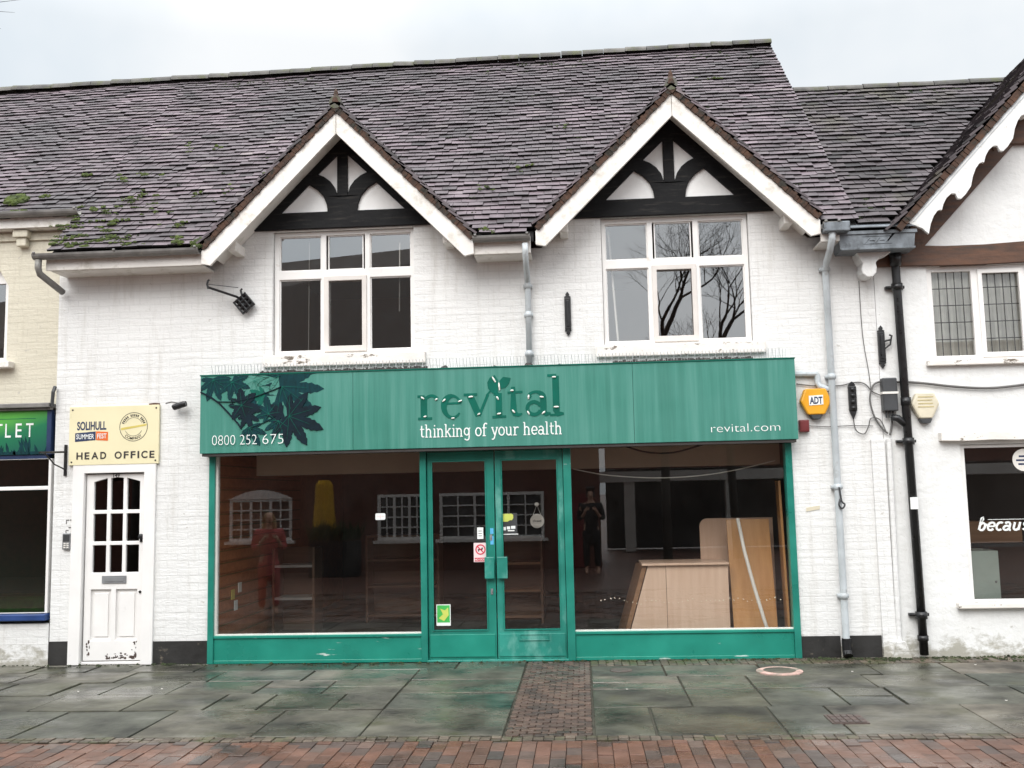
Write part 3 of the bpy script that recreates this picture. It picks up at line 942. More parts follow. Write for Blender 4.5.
# gables: tiled roof, bargeboards, black timbering
for gi, (c, a, s_) in enumerate(GAB):
    yb = (a - 4.42) / SL + 0.1
    t = MB()
    for sg in (-1, 1):
        foot = Vector((c + sg * 1.475, -0.44, a - s_ * 1.475 - 0.03))
        v3 = Vector((-sg, 0, s_)).normalized()
        n3 = Vector((sg * s_, 0, 1)).normalized()
        tiles(t, foot, (0, 1, 0), v3, n3, yb + 0.5, 1.475 * math.sqrt(1 + s_ * s_), keep=lambda p: p.y < -0.33 or p.z > zmain(p.y) - 0.06, seed=11 + gi * 2 + sg)
    gr = t.build('gable_roof', 'tile', main)
    shade_soil_edges(gr)
    t = MB()
    for sg in (-1, 1):       # boarding under the tiles, from the bargeboard back into the roof
        d = 0.075
        P = [(c, -0.36, a - d), (c + sg * 1.44, -0.36, a - d - s_ * 1.44), (c + sg * 1.44, 0.05, a - d - s_ * 1.44), (c, yb, a - d)]
        t.add(P + [(p[0], p[1], p[2] - 0.03) for p in P], [(0, 1, 2, 3), (4, 7, 6, 5), (0, 4, 5, 1), (1, 5, 6, 2), (2, 6, 7, 3), (3, 7, 4, 0)])
    t.build('roof_underlay', 'dark_under', gr)
    t = MB()
    for i in range(6):
        y0 = -0.44 + i * 0.3
        t.tube([(c, y0, a - 0.02), (c, y0 + 0.29, a - 0.02)], [0.07, 0.066], 10)
    t.build('ridge_tiles', 'ridge', gr)
    for sg in (-1, 1):       # verge: rough mortar with tile edges pressed in
        t = MB()
        L_ = 1.475 * math.sqrt(1 + s_ * s_)
        v3 = Vector((-sg, 0, s_)).normalized()
        n3 = Vector((sg * s_, 0, 1)).normalized()
        foot = Vector((c + sg * 1.475, -0.425, a - s_ * 1.475 - 0.03))
        k = int(L_ / 0.036)
        for i in range(k):
            o0 = foot + v3 * (i * L_ / k) + n3 * (-0.062 + q.uniform(-.006, .004)) + Vector((0, q.uniform(-.012, .004), 0))
            t.frame_box(o0, v3, (0, 1, 0), n3, L_ / k * q.uniform(0.9, 1.05), 0.1, 0.050 + q.uniform(0, .016))
        t.build('verge', 'verge', gr)
    t = MB()
    t.lathe((c, -0.40, a - 0.02), (0, 0, 1), [(0, .055), (.05, .05), (.09, .026), (.13, .022), (.165, .004)], 8)
    t.build('finial', 'verge', gr)
    bt = a - 0.095
    bh = 0.262
    for sg in (-1, 1):
        t = MB()
        x_ = 1.46
        P = [(c, bt), (c, bt - bh), (c + sg * (x_ - 0.10), bt - bh - s_ * (x_ - 0.10)), (c + sg * x_, bt - bh - s_ * (x_ - 0.1) + 0.02), (c + sg * x_, bt - s_ * x_)]
        P[0] = (c + sg * 0.002, bt)
        P[1] = (c + sg * 0.002, bt - bh)
        t.plate(P, [], -0.405, -0.365)
        bb = t.build('bargeboard', 'white_paint', gr, bev=0.004)
        t = MB()             # soffit strip behind the board
        P = [(c + sg * 0.01, -0.362, bt - bh + 0.10), (c + sg * 1.36, -0.362, bt - bh + 0.10 - s_ * 1.36), (c + sg * 1.36, -0.005, bt - bh + 0.10 - s_ * 1.36), (c + sg * 0.01, -0.005, bt - bh + 0.10)]
        t.add(P + [(p[0], p[1], p[2] + 0.02) for p in P], [(0, 1, 2, 3), (4, 7, 6, 5), (0, 4, 5, 1), (1, 5, 6, 2), (2, 6, 7, 3), (3, 7, 4, 0)])
        t.build('soffit', 'white_paint', gr)
        t = MB()             # stub of the purlin that carries the board
        px_ = c + sg * 1.165
        zt = bt - bh - s_ * 1.165 + 0.02
        t.box(px_ - 0.045, px_ + 0.045, -0.30, 0.0, zt - 0.045, zt + 0.06)
        t.build('corbel', 'white_paint', gr, bev=0.008)
    # black timbering with four white panels showing
    pc = c - 0.02
    zb = 4.85
    top = bt - bh + 0.12
    t = MB()
    hx = (top - 4.665) / s_
    outer = [(c - 0.95, 4.625), (c + 0.95, 4.625), (c + 0.95, 4.80), (c + (top - 4.80) / s_, 4.80), (c, top), (c - (top - 4.80) / s_, 4.80), (c - 0.95, 4.80)]
    outer = [(c - hx, 4.665), (c + hx, 4.665), (c, top)]
    holes = []
    for sg in (-1, 1):
        arc = [(pc + sg * p[0], zb + p[1]) for p in [(0.165, 0.0), (0.175, 0.08), (0.21, 0.17), (0.28, 0.25), (0.375, 0.312)]]
        holes.append([(pc + sg * 0.69, zb)] + arc)
        arc2 = [(pc + sg * p[0], zb + p[1]) for p in [(0.058, 0.185), (0.085, 0.27), (0.135, 0.340), (0.20, 0.392), (0.275, 0.428)]]
        holes.append([(pc + sg * 0.058, zb + 0.635)] + arc2)
    t.plate(outer, holes, -0.045, 0.01)
    t.build('timber_frame', 'black_timber', main, bev=0.004)
    t = MB()
    t.plate([(c - hx + 0.15, 4.70), (c + hx - 0.15, 4.70), (c, top - 0.12)], [], -0.012, -0.002)
    t.build('infill_panel', 'infill', main)

# eaves: fascia board, soffit and gutter in three lengths
def gutter(mb, x0, x1, y, z, r_=0.06):
    n = 8
    vs, fs = [], []
    for X in (x0, x1):
        for rr in (r_, r_ - 0.006):
            for i in range(n + 1):
                a = PI + PI * i / n
                vs.append((X, y + math.cos(a) * rr, z + math.sin(a) * rr))
    m_ = n + 1
    for i in range(n):
        fs.append((i, i + 1, 2 * m_ + i + 1, 2 * m_ + i))
        fs.append((m_ + i, 3 * m_ + i, 3 * m_ + i + 1, m_ + i + 1))
        fs.append((i, m_ + i, m_ + i + 1, i + 1))
        fs.append((2 * m_ + i, 2 * m_ + i + 1, 3 * m_ + i + 1, 3 * m_ + i))
    fs += [(0, 2 * m_, 3 * m_, m_), (n, m_ + n, 3 * m_ + n, 2 * m_ + n)]
    mb.add(vs, fs)
    k = max(1, int((x1 - x0) / 0.9))
    for i in range(k + 1):
        X = x0 + 0.03 + (x1 - x0 - 0.06) * i / k
        mb.tube([(X - 0.012, y - r_ - 0.004, z + 0.006), (X + 0.012, y - r_ - 0.004, z + 0.006)], 0.012, 6)
for i, (x0, x1, z) in enumerate(((-5.82, -3.995, 4.388), (-1.07, -0.47, 4.395), (2.51, 2.70, 4.40))):
    t = MB()
    gutter(t, x0, x1, -0.43, z)
    gt = t.build('gutter', 'gutter', main, smooth=False)
    t = MB()
    t.box(x0 + 0.10 if i == 0 else x0, x1, -0.365, -0.338, 4.225, 4.37)
    t.box(x0 + 0.14 if i == 0 else x0, x1, -0.336, -0.002, 4.22, 4.24)
    t.build('fascia_board', 'white_paint', main, bev=0.003)
# downpipes
def pipe(path, r_, mat, parent, clips=(), shoe=None):
    t = MB()
    t.tube(path, r_, 14)
    for p in clips:
        t.tube([(p[0], p[1], p[2] - 0.03), (p[0], p[1], p[2] + 0.03)], r_ * 1.14, 14)
        t.box(p[0] - r_ * 1.5, p[0] + r_ * 1.5, p[1] + r_ * 0.2, 0.0, p[2] - 0.018, p[2] + 0.018)
    o_ = t.build('downpipe', mat, parent, smooth=True)
    for p in o_.data.polygons:
        if len(p.vertices) > 4 or p.area > 0.01:
            p.use_smooth = len(p.vertices) == 4
    return o_
pipe([(-5.77, -0.43, 4.33), (-5.77, -0.43, 4.24), (-5.76, -0.41, 4.18), (-5.71, -0.22, 4.10), (-5.69, -0.06, 4.05)], 0.036, 'gutter', main)
pipe([(-0.525, -0.43, 4.31), (-0.525, -0.42, 4.20), (-0.525, -0.30, 4.10), (-0.525, -0.10, 4.00), (-0.525, -0.075, 3.94), (-0.525, -0.075, 3.10)], 0.031, 'grey_pipe', main, [(-0.525, -0.075, 3.93), (-0.525, -0.075, 3.62), (-0.525, -0.075, 3.2)])
pipe([(2.61, -0.43, 4.32), (2.61, -0.42, 4.24), (2.61, -0.30, 4.14), (2.61, -0.12, 4.05), (2.61, -0.075, 3.98), (2.61, -0.075, 0.18), (2.61, -0.08, 0.06)], 0.035, 'grey_pipe', main, [(2.61, -0.075, 4.0), (2.61, -0.075, 2.86), (2.61, -0.075, 1.72), (2.61, -0.075, 0.62)])
t = MB()
t.tube([(2.61, -0.08, 0.20), (2.61, -0.08, 0.08), (2.61, -0.12, 0.03)], [0.047, 0.047, 0.05], 12)
t.build('pipe_shoe', 'black_iron', main)
# black painted plinths
t = MB()
t.box(-5.765, -5.53, -0.006, 0.05, 0.0, 0.25)
t.build('plinth', 'plinth', main)
t = MB()
t.box(-4.62, -4.016, -0.006, 0.05, 0.0, 0.24)
t.build('plinth', 'plinth', main)
t = MB()
t.box(2.178, 2.57, -0.006, 0.05, 0.0, 0.215)
t.box(2.65, 2.98, -0.006, 0.05, 0.0, 0.215)
t.build('plinth', 'plinth', main)

# upstairs windows
def window(x0, x1, z0, z1, cols, rows, xo=0.0):
    t = MB()
    holes = []
    for i, (a, c) in enumerate(cols):
        for j, (d, e_) in enumerate(rows):
            holes.append(rect(a, c, d, e_))
    cols = [(a - 0.007, c + 0.007) for a, c in cols]
    rows = [(d - 0.006, e_ + 0.006) for d, e_ in rows]
    holes = [rect(a, c, d, e_) for a, c in cols for d, e_ in rows]
    t.plate(rect(x0 + 0.005, x1 - 0.005, z0 + 0.005, z1 - 0.005), holes, 0.055, 0.125)
    wn = t.build('window', 'pvc', main, bev=0.005)
    for i, (a, c) in enumerate(cols):
        for j, (d, e_) in enumerate(rows):
            if i == 1 and j == 0:
                t = MB()
                t.plate(rect(a - 0.018, c + 0.018, d - 0.016, e_ + 0.022), [rect(a + 0.032, c - 0.032, d + 0.046, e_ - 0.030)], 0.035, 0.075)
                t.build('casement', 'casement_paint', wn, bev=0.004)
                a, c, d, e_ = a + 0.02, c - 0.02, d + 0.03, e_ - 0.02
            else:
                t = MB()
                t.plate(rect(a, c, d, e_), [rect(a + 0.011, c - 0.011, d + 0.011, e_ - 0.011)], 0.075, 0.105)
                t.build('glazing_bead', 'pvc', wn)
            pane(a, c, d, e_, 0.09 + 0.0004 * i, wn, 'glass_up')
    t = MB()
    t.box(x0 - 0.09, x1 + 0.12, -0.050, 0.05, z0 - 0.125, z0 + 0.004)
    t.build('sill', 'sill_paint', wn, bev=0.012)
    return wn
w1 = window(*W1, [(-3.268, -2.815), (-2.745, -2.325), (-2.255, -1.815)], [(3.325, 4.115), (4.225, 4.60)])
w2 = window(*W2, [(0.325, 0.765), (0.835, 1.255), (1.325, 1.785)], [(3.320, 4.105), (4.215, 4.60)])
# cord pulls and a blind edge inside
t = MB()
t.tube([(-2.98, 0.17, 3.33), (-2.97, 0.17, 4.57)], 0.006, 6)
t.build('blind_cord', 'white_print', w1)
t = MB()
t.tube([(-1.96, 0.17, 3.75), (-1.95, 0.17, 4.52)], 0.007, 6)
t.build('blind_cord', 'white_print', w1)
t = MB()
t.tube([(0.43, 0.2, 3.33), (0.36, 0.2, 4.57)], 0.012, 6)
t.build('blind_cord', 'white_print', w2)

# rooms behind the glass
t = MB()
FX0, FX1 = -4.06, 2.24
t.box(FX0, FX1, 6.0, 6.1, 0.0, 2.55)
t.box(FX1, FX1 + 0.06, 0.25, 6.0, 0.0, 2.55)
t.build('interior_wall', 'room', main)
t = MB()
t.box(FX0, FX1, 0.25, 6.0, 2.5, 2.6)
t.build('ceiling', 'ceiling', main)
t = MB()
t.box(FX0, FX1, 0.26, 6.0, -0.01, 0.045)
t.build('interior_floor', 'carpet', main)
t = MB()
for k in range(18):
    t.box(FX0, FX0 + 0.06, 0.25, 3.4, 0.10 + k * 0.135, 0.10 + k * 0.135 + 0.118)
t.box(FX0 - 0.02, FX0 + 0.045, 0.25, 6.0, 0.05, 2.5)
t.build('slatwall', 'slat_wood', main, bev=0.006)
t = MB()
for k in range(18):
    t.box(FX0 + 0.05, FX0 + 0.066, 0.25, 3.4, 0.10 + k * 0.135 + 0.106, 0.10 + k * 0.135 + 0.119)
t.build('slat_trim', 'slat_trim', main)
t = MB()
t.box(-3.75, 2.2, 0.75, 1.0, 1.99, 2.5)
t.build('bulkhead', 'bulkhead', main)
t = MB()
t.box(-5.6, 3.0, 4.2, 4.3, 2.6, 5.4)
t.box(-5.6, 3.0, 0.25, 4.2, 2.62, 2.72)
t.box(-1.0, -0.92, 0.25, 4.2, 2.7, 4.71)
t.box(-3.9, -3.82, 0.25, 4.2, 2.7, 4.71)
t.box(2.5, 2.58, 0.25, 4.2, 2.7, 4.71)
t.build('upstairs_room', 'room_up', main)
t = MB()
t.box(-5.6, 3.0, 0.25, 4.2, 4.72, 4.78)
t.build('upstairs_ceiling', 'ceiling', main)

# house door and its frame
t = MB()
t.plate([(-5.545, 0.0), (-5.415, 0.0), (-5.405, 2.04), (-4.735, 2.04), (-4.745, 0.0), (-4.615, 0.0), (-4.605, 2.14), (-5.535, 2.14)], [], -0.03, 0.06)
t.box(-5.415, -4.745, 0.01, 0.10, 0.0, 0.03)
t.build('door_frame', 'door_paint', main, bev=0.006)
t = MB()
dx0, dx1 = -5.398, -4.754
cw = [(-5.315, -5.165), (-5.125, -4.985), (-4.945, -4.80)]
rw = [(0.97, 1.262), (1.302, 1.600), (1.640, 1.95)]
holes = []
for i, (a, c) in enumerate(cw):
    for j, (d, e_) in enumerate(rw):
        if j == 2:
            lo = 1.945
            mid = 1.985
            if i == 0:
                holes.append([(a, d), (c, d), (c, mid), (a, lo)])
            elif i == 2:
                holes.append([(a, d), (c, d), (c, lo), (a, mid)])
            else:
                holes.append([(a, d), (c, d), (c, mid), ((a + c) / 2, mid + 0.008), (a, mid)])
        else:
            holes.append(rect(a, c, d, e_))
holes += [rect(-5.325, -5.10, 0.25, 0.79), rect(-5.045, -4.81, 0.25, 0.79)]
t.plate(rect(dx0, dx1, 0.04, 2.028), holes, 0.02, 0.062)
t.box(-5.35, -4.78, 0.050, 0.06, 0.22, 0.81)
t.plate(rect(-5.29, -5.135, 0.29, 0.75), [], 0.036, 0.055)
t.plate(rect(-5.01, -4.845, 0.29, 0.75), [], 0.036, 0.055)
hd = t.build('house_door', 'door_paint', main, bev=0.004)
for i, (a, c) in enumerate(cw):
    for j, (d, e_) in enumerate(rw):
        pane(a - 0.005, c + 0.005, d - 0.005, e_ + 0.005, 0.046, hd, 'glass_dark')
t = MB()
t.plate(rect(-5.20, -4.93, 0.855, 0.935), [], 0.008, 0.022)
t.plate(rect(-5.17, -4.96, 0.875, 0.915), [], 0.003, 0.012)
t.build('letter_plate', 'grey_steel', hd, bev=0.003)
t = MB()
t.lathe((-4.765, 0.02, 1.35), (0, -1, 0), [(0, .02), (.02, .02), (.025, .028), (.045, .028), (.05, .01)], 12)
t.box(-4.785, -4.75, 0.005, 0.025, 1.29, 1.37)
t.build('door_knob', 'black_iron', hd)
t = MB()
t.lathe((-4.775, 0.02, 0.76), (0, -1, 0), [(0, .014), (.012, .014), (.013, .004)], 10)
t.build('lock', 'black_iron', hd)
t = MB()      # scuffed bare patch at the foot of the door
for k in range(70):
    if k < 42:
        x_, z_ = q.uniform(-5.14, -4.82), 0.062 + abs(q.gauss(0, 0.018))
    elif k < 60:
        x_, z_ = -4.805 - abs(q.gauss(0, 0.025)), 0.07 + q.random() ** 2 * 0.22
    else:
        x_, z_ = q.uniform(-5.36, -5.32), q.uniform(0.07, 0.25)
    r1, r2 = q.uniform(0.006, 0.022), q.uniform(0.004, 0.011)
    if k >= 42:
        r1, r2 = r2, r1
    pts = []
    for n_ in range(9):
        aa = 2 * PI * n_ / 9
        rr = q.uniform(0.5, 1.2)
        pts.append((x_ + math.cos(aa) * rr * r1, z_ + math.sin(aa) * rr * r2))
    t.plate(pts, [], 0.0185 - 0.00002 * k, 0.03)
t.build('bare_wood_patch', 'rust_cover', hd, kind='stuff')
t = MB()      # house number over the glass
t.text('149', -5.07, 1.993, 0.055, 0.018, align='CENTER', thin=0.001)
t.build('house_number', 'black_iron', hd)
t = MB()      # dark hall behind
t.box(-5.5, -4.3, 1.3, 1.35, 0.0, 2.3)
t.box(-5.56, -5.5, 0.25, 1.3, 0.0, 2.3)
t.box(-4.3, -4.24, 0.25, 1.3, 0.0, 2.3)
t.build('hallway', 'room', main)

# shopfront
t = MB()
PX = [(-3.945, -1.722), (-0.118, 2.098)]
t.box(-4.010, -3.945, -0.045, 0.09, 0.0, 2.29)
t.box(2.105, 2.173, -0.045, 0.09, 0.0, 2.29)
for x0, x1 in ((-1.722, -1.655), (-0.20, -0.118)):
    t.box(x0, x1, -0.045, 0.09, 0.0, 2.29)
t.box(-3.945, -1.722, -0.03, 0.08, 2.205, 2.285)
t.box(-1.655, -0.20, -0.03, 0.08, 2.185, 2.285)
t.box(-0.118, 2.105, -0.03, 0.08, 2.205, 2.285)
sf = t.build('shopfront_frame', 'shop_green', main, bev=0.005)
for (x0, x1) in ((-3.945, -1.722), (-0.118, 2.105)):
    t = MB()
    t.box(x0, x1, -0.02, 0.08, 0.0, 0.262)
    t.box(x0, x1, -0.035, 0.09, 0.262, 0.292)
    t.box(x0, x1, -0.03, 0.0, 0.0, 0.035)
    t.build('stall_riser', 'riser_green', sf, bev=0.004)
    t = MB()
    t.box(x0, x1, -0.012, 0.02, 0.292, 0.304)
    t.build('glazing_strip', 'off_white', sf)
    pane(x0, x1, 0.30, 2.21, 0.03, sf, 'glass_shop')
t = MB()
t.box(-3.945, -3.925, -0.01, 0.06, 0.304, 2.205)
t.build('glazing_strip', 'off_white', sf)
# pair of doors
for (x0, x1, hx) in ((-1.650, -0.935, 1), (-0.925, -0.205, -1)):
    t = MB()
    gx0, gx1 = (x0 + 0.045, x1 - 0.085) if hx > 0 else (x0 + 0.065, x1 - 0.055)
    t.plate(rect(x0, x1, 0.02, 2.18), [rect(gx0, gx1, 0.31, 2.085)], 0.0, 0.05)
    dr = t.build('door', 'worn_green' if hx < 0 else 'shop_green', main, bev=0.005)
    t = MB()
    t.box(x0 + 0.015, x1 - 0.015, -0.012, 0.0, 0.045, 0.275)
    t.build('kick_plate', 'riser_green' if hx > 0 else 'worn_green', dr, bev=0.003)
    t = MB()
    t.plate(rect(gx0, gx1, 0.31, 2.085), [rect(gx0 + 0.012, gx1 - 0.012, 0.322, 2.073)], -0.008, 0.012)
    t.build('glazing_bead', 'shop_green', dr)
    pane(gx0, gx1, 0.31, 2.085, 0.025, dr, 'glass_shop')
    t = MB()
    if hx > 0:
        hx0, hx1 = -1.045, -0.945
    else:
        hx0, hx1 = -0.915, -0.805
    t.plate([(hx0, 0.845), (hx1, 0.845), (hx1, 1.07), (hx0, 1.07)], [], -0.062, -0.040)
    t.box(hx0 + 0.02, hx1 - 0.03, -0.041, 0.0, 0.88, 0.92)
    t.box(hx0 + 0.02, hx1 - 0.03, -0.041, 0.0, 1.0, 1.04)
    t.build('handle', 'worn_green', dr, bev=0.006)
    if hx < 0:
        t = MB()
        t.plate(rect(-0.70, -0.385, 0.205, 0.275), [rect(-0.685, -0.40, 0.217, 0.263)], -0.022, -0.010)
        t.plate(rect(-0.683, -0.402, 0.219, 0.261), [], -0.017, -0.011)
        t.build('letter_slot', 'worn_green', dr, bev=0.002)
    else:
        for z in (0.71, 1.27):
            t = MB()
            t.box(-0.99, -0.965, -0.008, 0.0, z - 0.03, z + 0.03)
            t.lathe((-0.977, -0.008, z), (0, -1, 0), [(0, .009), (.006, .009), (.007, .002)], 10)
            t.build('lock', 'grey_steel', dr)
t = MB()
t.box(-1.66, -0.19, -0.06, 0.08, 0.0, 0.020)
t.build('door_step', 'worn_green', main, bev=0.004)

# ================================================================== FASCIA SIGN
sg_ = thing('shop_sign', 'long faded green fascia sign with ghost lettering and dark maple leaves over the shopfront', 'shop sign', (-0.92, -0.2, 2.62))
SX0, SX1, SZ0, SZ1, SY = -4.055, 2.215, 2.215, 3.045, -0.20
for (x0, x1) in ((SX0, -2.4005), (-2.3985, 0.5495), (0.5515, SX1)):
    t = MB()
    t.box(x0, x1, SY, -0.05, SZ0, SZ1)
    t.build('panel', 'sign_green', sg_, bev=0.004)
t = MB()
t.box(SX0 - 0.006, SX1 + 0.006, SY - 0.008, -0.001, SZ1 + 0.001, SZ1 + 0.013)
t.box(SX0, SX1, -0.048, -0.001, SZ0, SZ1)
t.build('cap_strip', 'ghost_green', sg_)
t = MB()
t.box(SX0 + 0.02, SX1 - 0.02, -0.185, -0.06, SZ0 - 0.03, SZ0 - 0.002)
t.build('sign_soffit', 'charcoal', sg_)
# removed letters leave darker paint
t = MB()
K = 0.00196
def zx(x): return -1.703 + (x - 105) * K
def zz(y, x): return 2.515 + (325 - (x - 105) * 0.018 - y) * K
def zs(pts): return [(zx(x), zz(y, x)) for x, y in pts]
def AZ(cx, cy, rx, ry, a0, a1, n=12): return zs(A(cx, cy, rx, -ry, a0, a1, n))
yy = SY - 0.003
strokes = [
 (zs([(136, 200), (136, 318)]), 36), (zs([(102, 200), (140, 200)]), 14), (zs([(104, 320), (180, 318)]), 14), (AZ(178, 232, 36, 36, 160, 40), 16), (zs([(198, 205), (208, 214)]), 22),
 (AZ(290, 256, 46, 58, 20, 325, 20), [18, 14, 12, 13, 16, 22, 28, 32, 34, 34, 32, 30, 28, 24, 20, 18, 16, 15, 13, 11, 8]), (zs([(246, 240), (338, 236)]), 12),
 (zs([(385, 195), (432, 305)]), 36), (zs([(434, 306), (482, 192)]), 15), (zs([(352, 193), (424, 191)]), 14), (zs([(474, 198), (492, 178), (512, 150)]), 10),
 (zs([(540, 185), (540, 312)]), 34), (zs([(504, 314), (578, 311)]), 14), (zs([(512, 190), (540, 189)]), 14),
 (zs([(618, 152), (618, 276), (626, 298), (646, 304), (664, 296)]), [20, 34, 30, 18, 8]), (zs([(588, 184), (668, 180)]), 13),
 (AZ(738, 212, 40, 32, 160, 0, 8) + zs([(778, 284), (792, 300), (816, 296)]), [16, 16, 14, 14, 16, 22, 28, 32, 34, 34, 26, 10]), (AZ(728, 268, 36, 34, 20, 340, 14), 20), (zs([(700, 205), (712, 212)]), 20),
 (zs([(846, 95), (846, 280), (856, 300), (886, 298)]), [36, 36, 30, 12]), (zs([(802, 94), (850, 92)]), 14), (zs([(812, 305), (866, 303)]), 12)]
for i, (pts, wd) in enumerate(strokes):
    wd = [x * K for x in wd] if isinstance(wd, list) else wd * K
    if isinstance(wd, list) and len(wd) != len(pts):
        wd = [wd[min(len(wd) - 1, int(k * len(wd) / len(pts)))] for k in range(len(pts))]
    t.ribbon(pts, wd, yy - 0.0003 * (i % 6), SY + 0.001)
# the two-leaf sprout over the i
t.plate(zs([(505, 185), (484, 160), (480, 128), (494, 102), (520, 88), (536, 112), (540, 150), (534, 188)]), [], yy - 0.002, SY + 0.001)
t.plate(zs([(543, 165), (545, 120), (566, 98), (606, 104), (598, 132), (578, 156)]), [], yy - 0.0022, SY + 0.001)
t.build('ghost_lettering', 'ghost_green', sg_)
for (x, y, a, l) in [(130, 208, -40, 18), (204, 216, 30, 14), (245, 222, 40, 20), (332, 226, 20, 20), (142, 308, 10, 14), (292, 318, 5, 16), (390, 204, 5, 24), (432, 297, 30, 14), (516, 112, -60, 34), (544, 150, -85, 40), (534, 212, -60, 20), (540, 296, 10, 20), (612, 172, 0, 16), (618, 284, -50, 20), (700, 208, 85, 22), (770, 208, -10, 20), (697, 292, -60, 20), (778, 292, 40, 20), (838, 102, 0, 20), (846, 262, 0, 26)]:
    t = MB()
    cx_, cz_ = zx(x), zz(y, x)
    dx, dz = math.cos(R(a)) * l * K / 2, math.sin(R(a)) * l * K / 2
    t.tube([(cx_ - dx, SY - 0.006, cz_ - dz), (cx_, SY - 0.010, cz_), (cx_ + dx, SY - 0.006, cz_ + dz)], [0.006, 0.010, 0.007], 8)
    t.build('glue_dab', 'glue', sg_)
t = MB()
stroke_text(t, 'thinking of your health', -1.690, 2.330, 0.087, 1.50, 0.0125, SY - 0.004, 0.004)
t.build('slogan_lettering', 'white_print', sg_)
t = MB()
t.text('0800 252', -3.915, 2.300, 0.155, SY - 0.016, width=0.485, thin=-0.0028)
t.text('675', -3.368, 2.300, 0.155, SY - 0.016, width=0.225, thin=-0.0028)
t.build('phone_lettering', 'white_print', sg_)
t = MB()
t.text('revital.com', 1.335, 2.305, 0.125, SY - 0.004, width=0.70, thin=-0.002)
t.build('lettering', 'white_print', sg_)
# leaf print
def maple(cx, cz, size, rot, lobes=7, spread=300, q=rnd):
    pts = []
    a0 = rot - R(spread) / 2
    for i in range(lobes):
        a = a0 + R(spread) * i / (lobes - 1)
        mid = (lobes - 1) / 2
        L_ = size * (1.0 - 0.38 * (abs(i - mid) / mid) ** 1.5) * q.uniform(0.93, 1.05)
        ww = R(spread) / (lobes - 1)
        def P(r_, aa): return (cx + math.cos(aa) * r_, cz + math.sin(aa) * r_)
        pts += [P(size * 0.40, a - ww * 0.5), P(L_ * 0.58, a - ww * 0.42), P(L_ * 0.62, a - ww * 0.32), P(L_ * 0.70, a - ww * 0.34), P(L_ * 0.78, a - ww * 0.20), P(L_ * 0.84, a - ww * 0.20), P(L_, a),
                P(L_ * 0.84, a + ww * 0.20), P(L_ * 0.78, a + ww * 0.20), P(L_ * 0.70, a + ww * 0.34), P(L_ * 0.62, a + ww * 0.32), P(L_ * 0.58, a + ww * 0.42)]
    pts.append((cx - math.cos(rot) * size * 0.06, cz - math.sin(rot) * size * 0.06))
    return [(min(max(x, SX0 + 0.006), SX1), min(max(z, SZ0 + 0.006), SZ1 - 0.006)) for x, z in pts]
LP = 0.0098 / 6.4                   # metres per pixel of the enlarged sign
def lx(x): return SX0 + (x - 60) * LP * 1.04
def lz(y, x=0): return SZ1 - (y - 72 + (x - 60) * 0.02) * LP
yy = SY - 0.002
leafs = [('leaf_mid', 500, 220, 130, 200, 5, 160), ('leaf_teal', 620, 160, 300, -5, 7, 190), ('leaf_teal', 430, 115, 230, -70, 7, 250), ('leaf_teal', 150, 100, 170, -70, 7, 220), ('leaf_teal', 280, 120, 150, -60, 7, 240),
         ('leaf_teal', 600, 85, 190, 170, 5, 130), ('leaf_teal', 530, 350, 130, 100, 7, 280), ('leaf_teal', 400, 440, 150, -60, 5, 150), ('leaf_teal', 600, 400, 140, -110, 5, 150), ('leaf_navy', 345, 285, 150, -15, 7, 330),
         ('leaf_navy', 670, 370, 265, -22, 7, 220), ('leaf_navy', 380, 350, 120, -70, 5, 170), ('leaf_navy', 620, 340, 120, 190, 5, 180)]
for mname in ('leaf_mid', 'leaf_teal', 'leaf_navy'):
    t = MB()
    for i, (mm, x, y, s_, ro, lo, sp) in enumerate(leafs):
        if mm == mname:
            t.plate(maple(lx(x), lz(y), s_ * LP, R(ro), lo, sp), [], SY - 0.0015 - 0.0009 * i, SY + 0.002)
    if mname == 'leaf_navy':
        t.ribbon([(lx(62), lz(185)), (lx(130), lz(220)), (lx(190), lz(265)), (lx(250), lz(330)), (lx(320), lz(410)), (lx(345), lz(450))], 0.016, SY - 0.013, SY + 0.001)
        t.ribbon([(lx(180), lz(255)), (lx(300), lz(260)), (lx(420), lz(235)), (lx(560), lz(185)), (lx(620), lz(160))], 0.007, SY - 0.0136, SY + 0.001)
        t.ribbon([(lx(420), lz(440)), (lx(520), lz(400)), (lx(600), lz(360))], 0.006, SY - 0.0133, SY + 0.001)
    t.build('leaf_print', mname, sg_)
# lighter veins on the leaves
t = MB()
for i, (mm, x, y, s_, ro, lo, sp) in enumerate(leafs):
    if s_ > 125 and mm != 'leaf_mid':
        for k in range(lo):
            a = R(ro) - R(sp) / 2 + R(sp) * k / (lo - 1)
            e_ = (lx(x) + math.cos(a) * s_ * LP * 0.6, lz(y) + math.sin(a) * s_ * LP * 0.6)
            if SX0 + .01 < e_[0] < SX1 and SZ0 + .01 < e_[1] < SZ1 - .01:
                t.ribbon([(lx(x), lz(y)), e_], [0.004, 0.002], SY - 0.0128 - 0.0001 * k, SY - 0.0122)
t.build('leaf_vein_print', 'leaf_mid', sg_)

# bird spikes along the top of the sign
t = MB()
t.box(SX0 + 0.1, SX1 - 0.05, -0.13, -0.07, SZ1 + 0.014, SZ1 + 0.022)
x = SX0 + 0.1
i = 0
while x < SX1 - 0.05:
    dx = (-0.012, 0.0, 0.012)[i % 3]
    t.tube([(x, -0.10, SZ1 + 0.02), (x + dx, -0.12 + 0.02 * (i % 3), SZ1 + 0.125)], 0.0024, 4, cap=False)
    x += 0.024
    i += 1
single(t, 'bird_spikes', 'grey_steel', 'row of thin pale bird spikes standing along the top of the green sign', 'bird spikes', (-0.9, -0.1, SZ1 + 0.014))
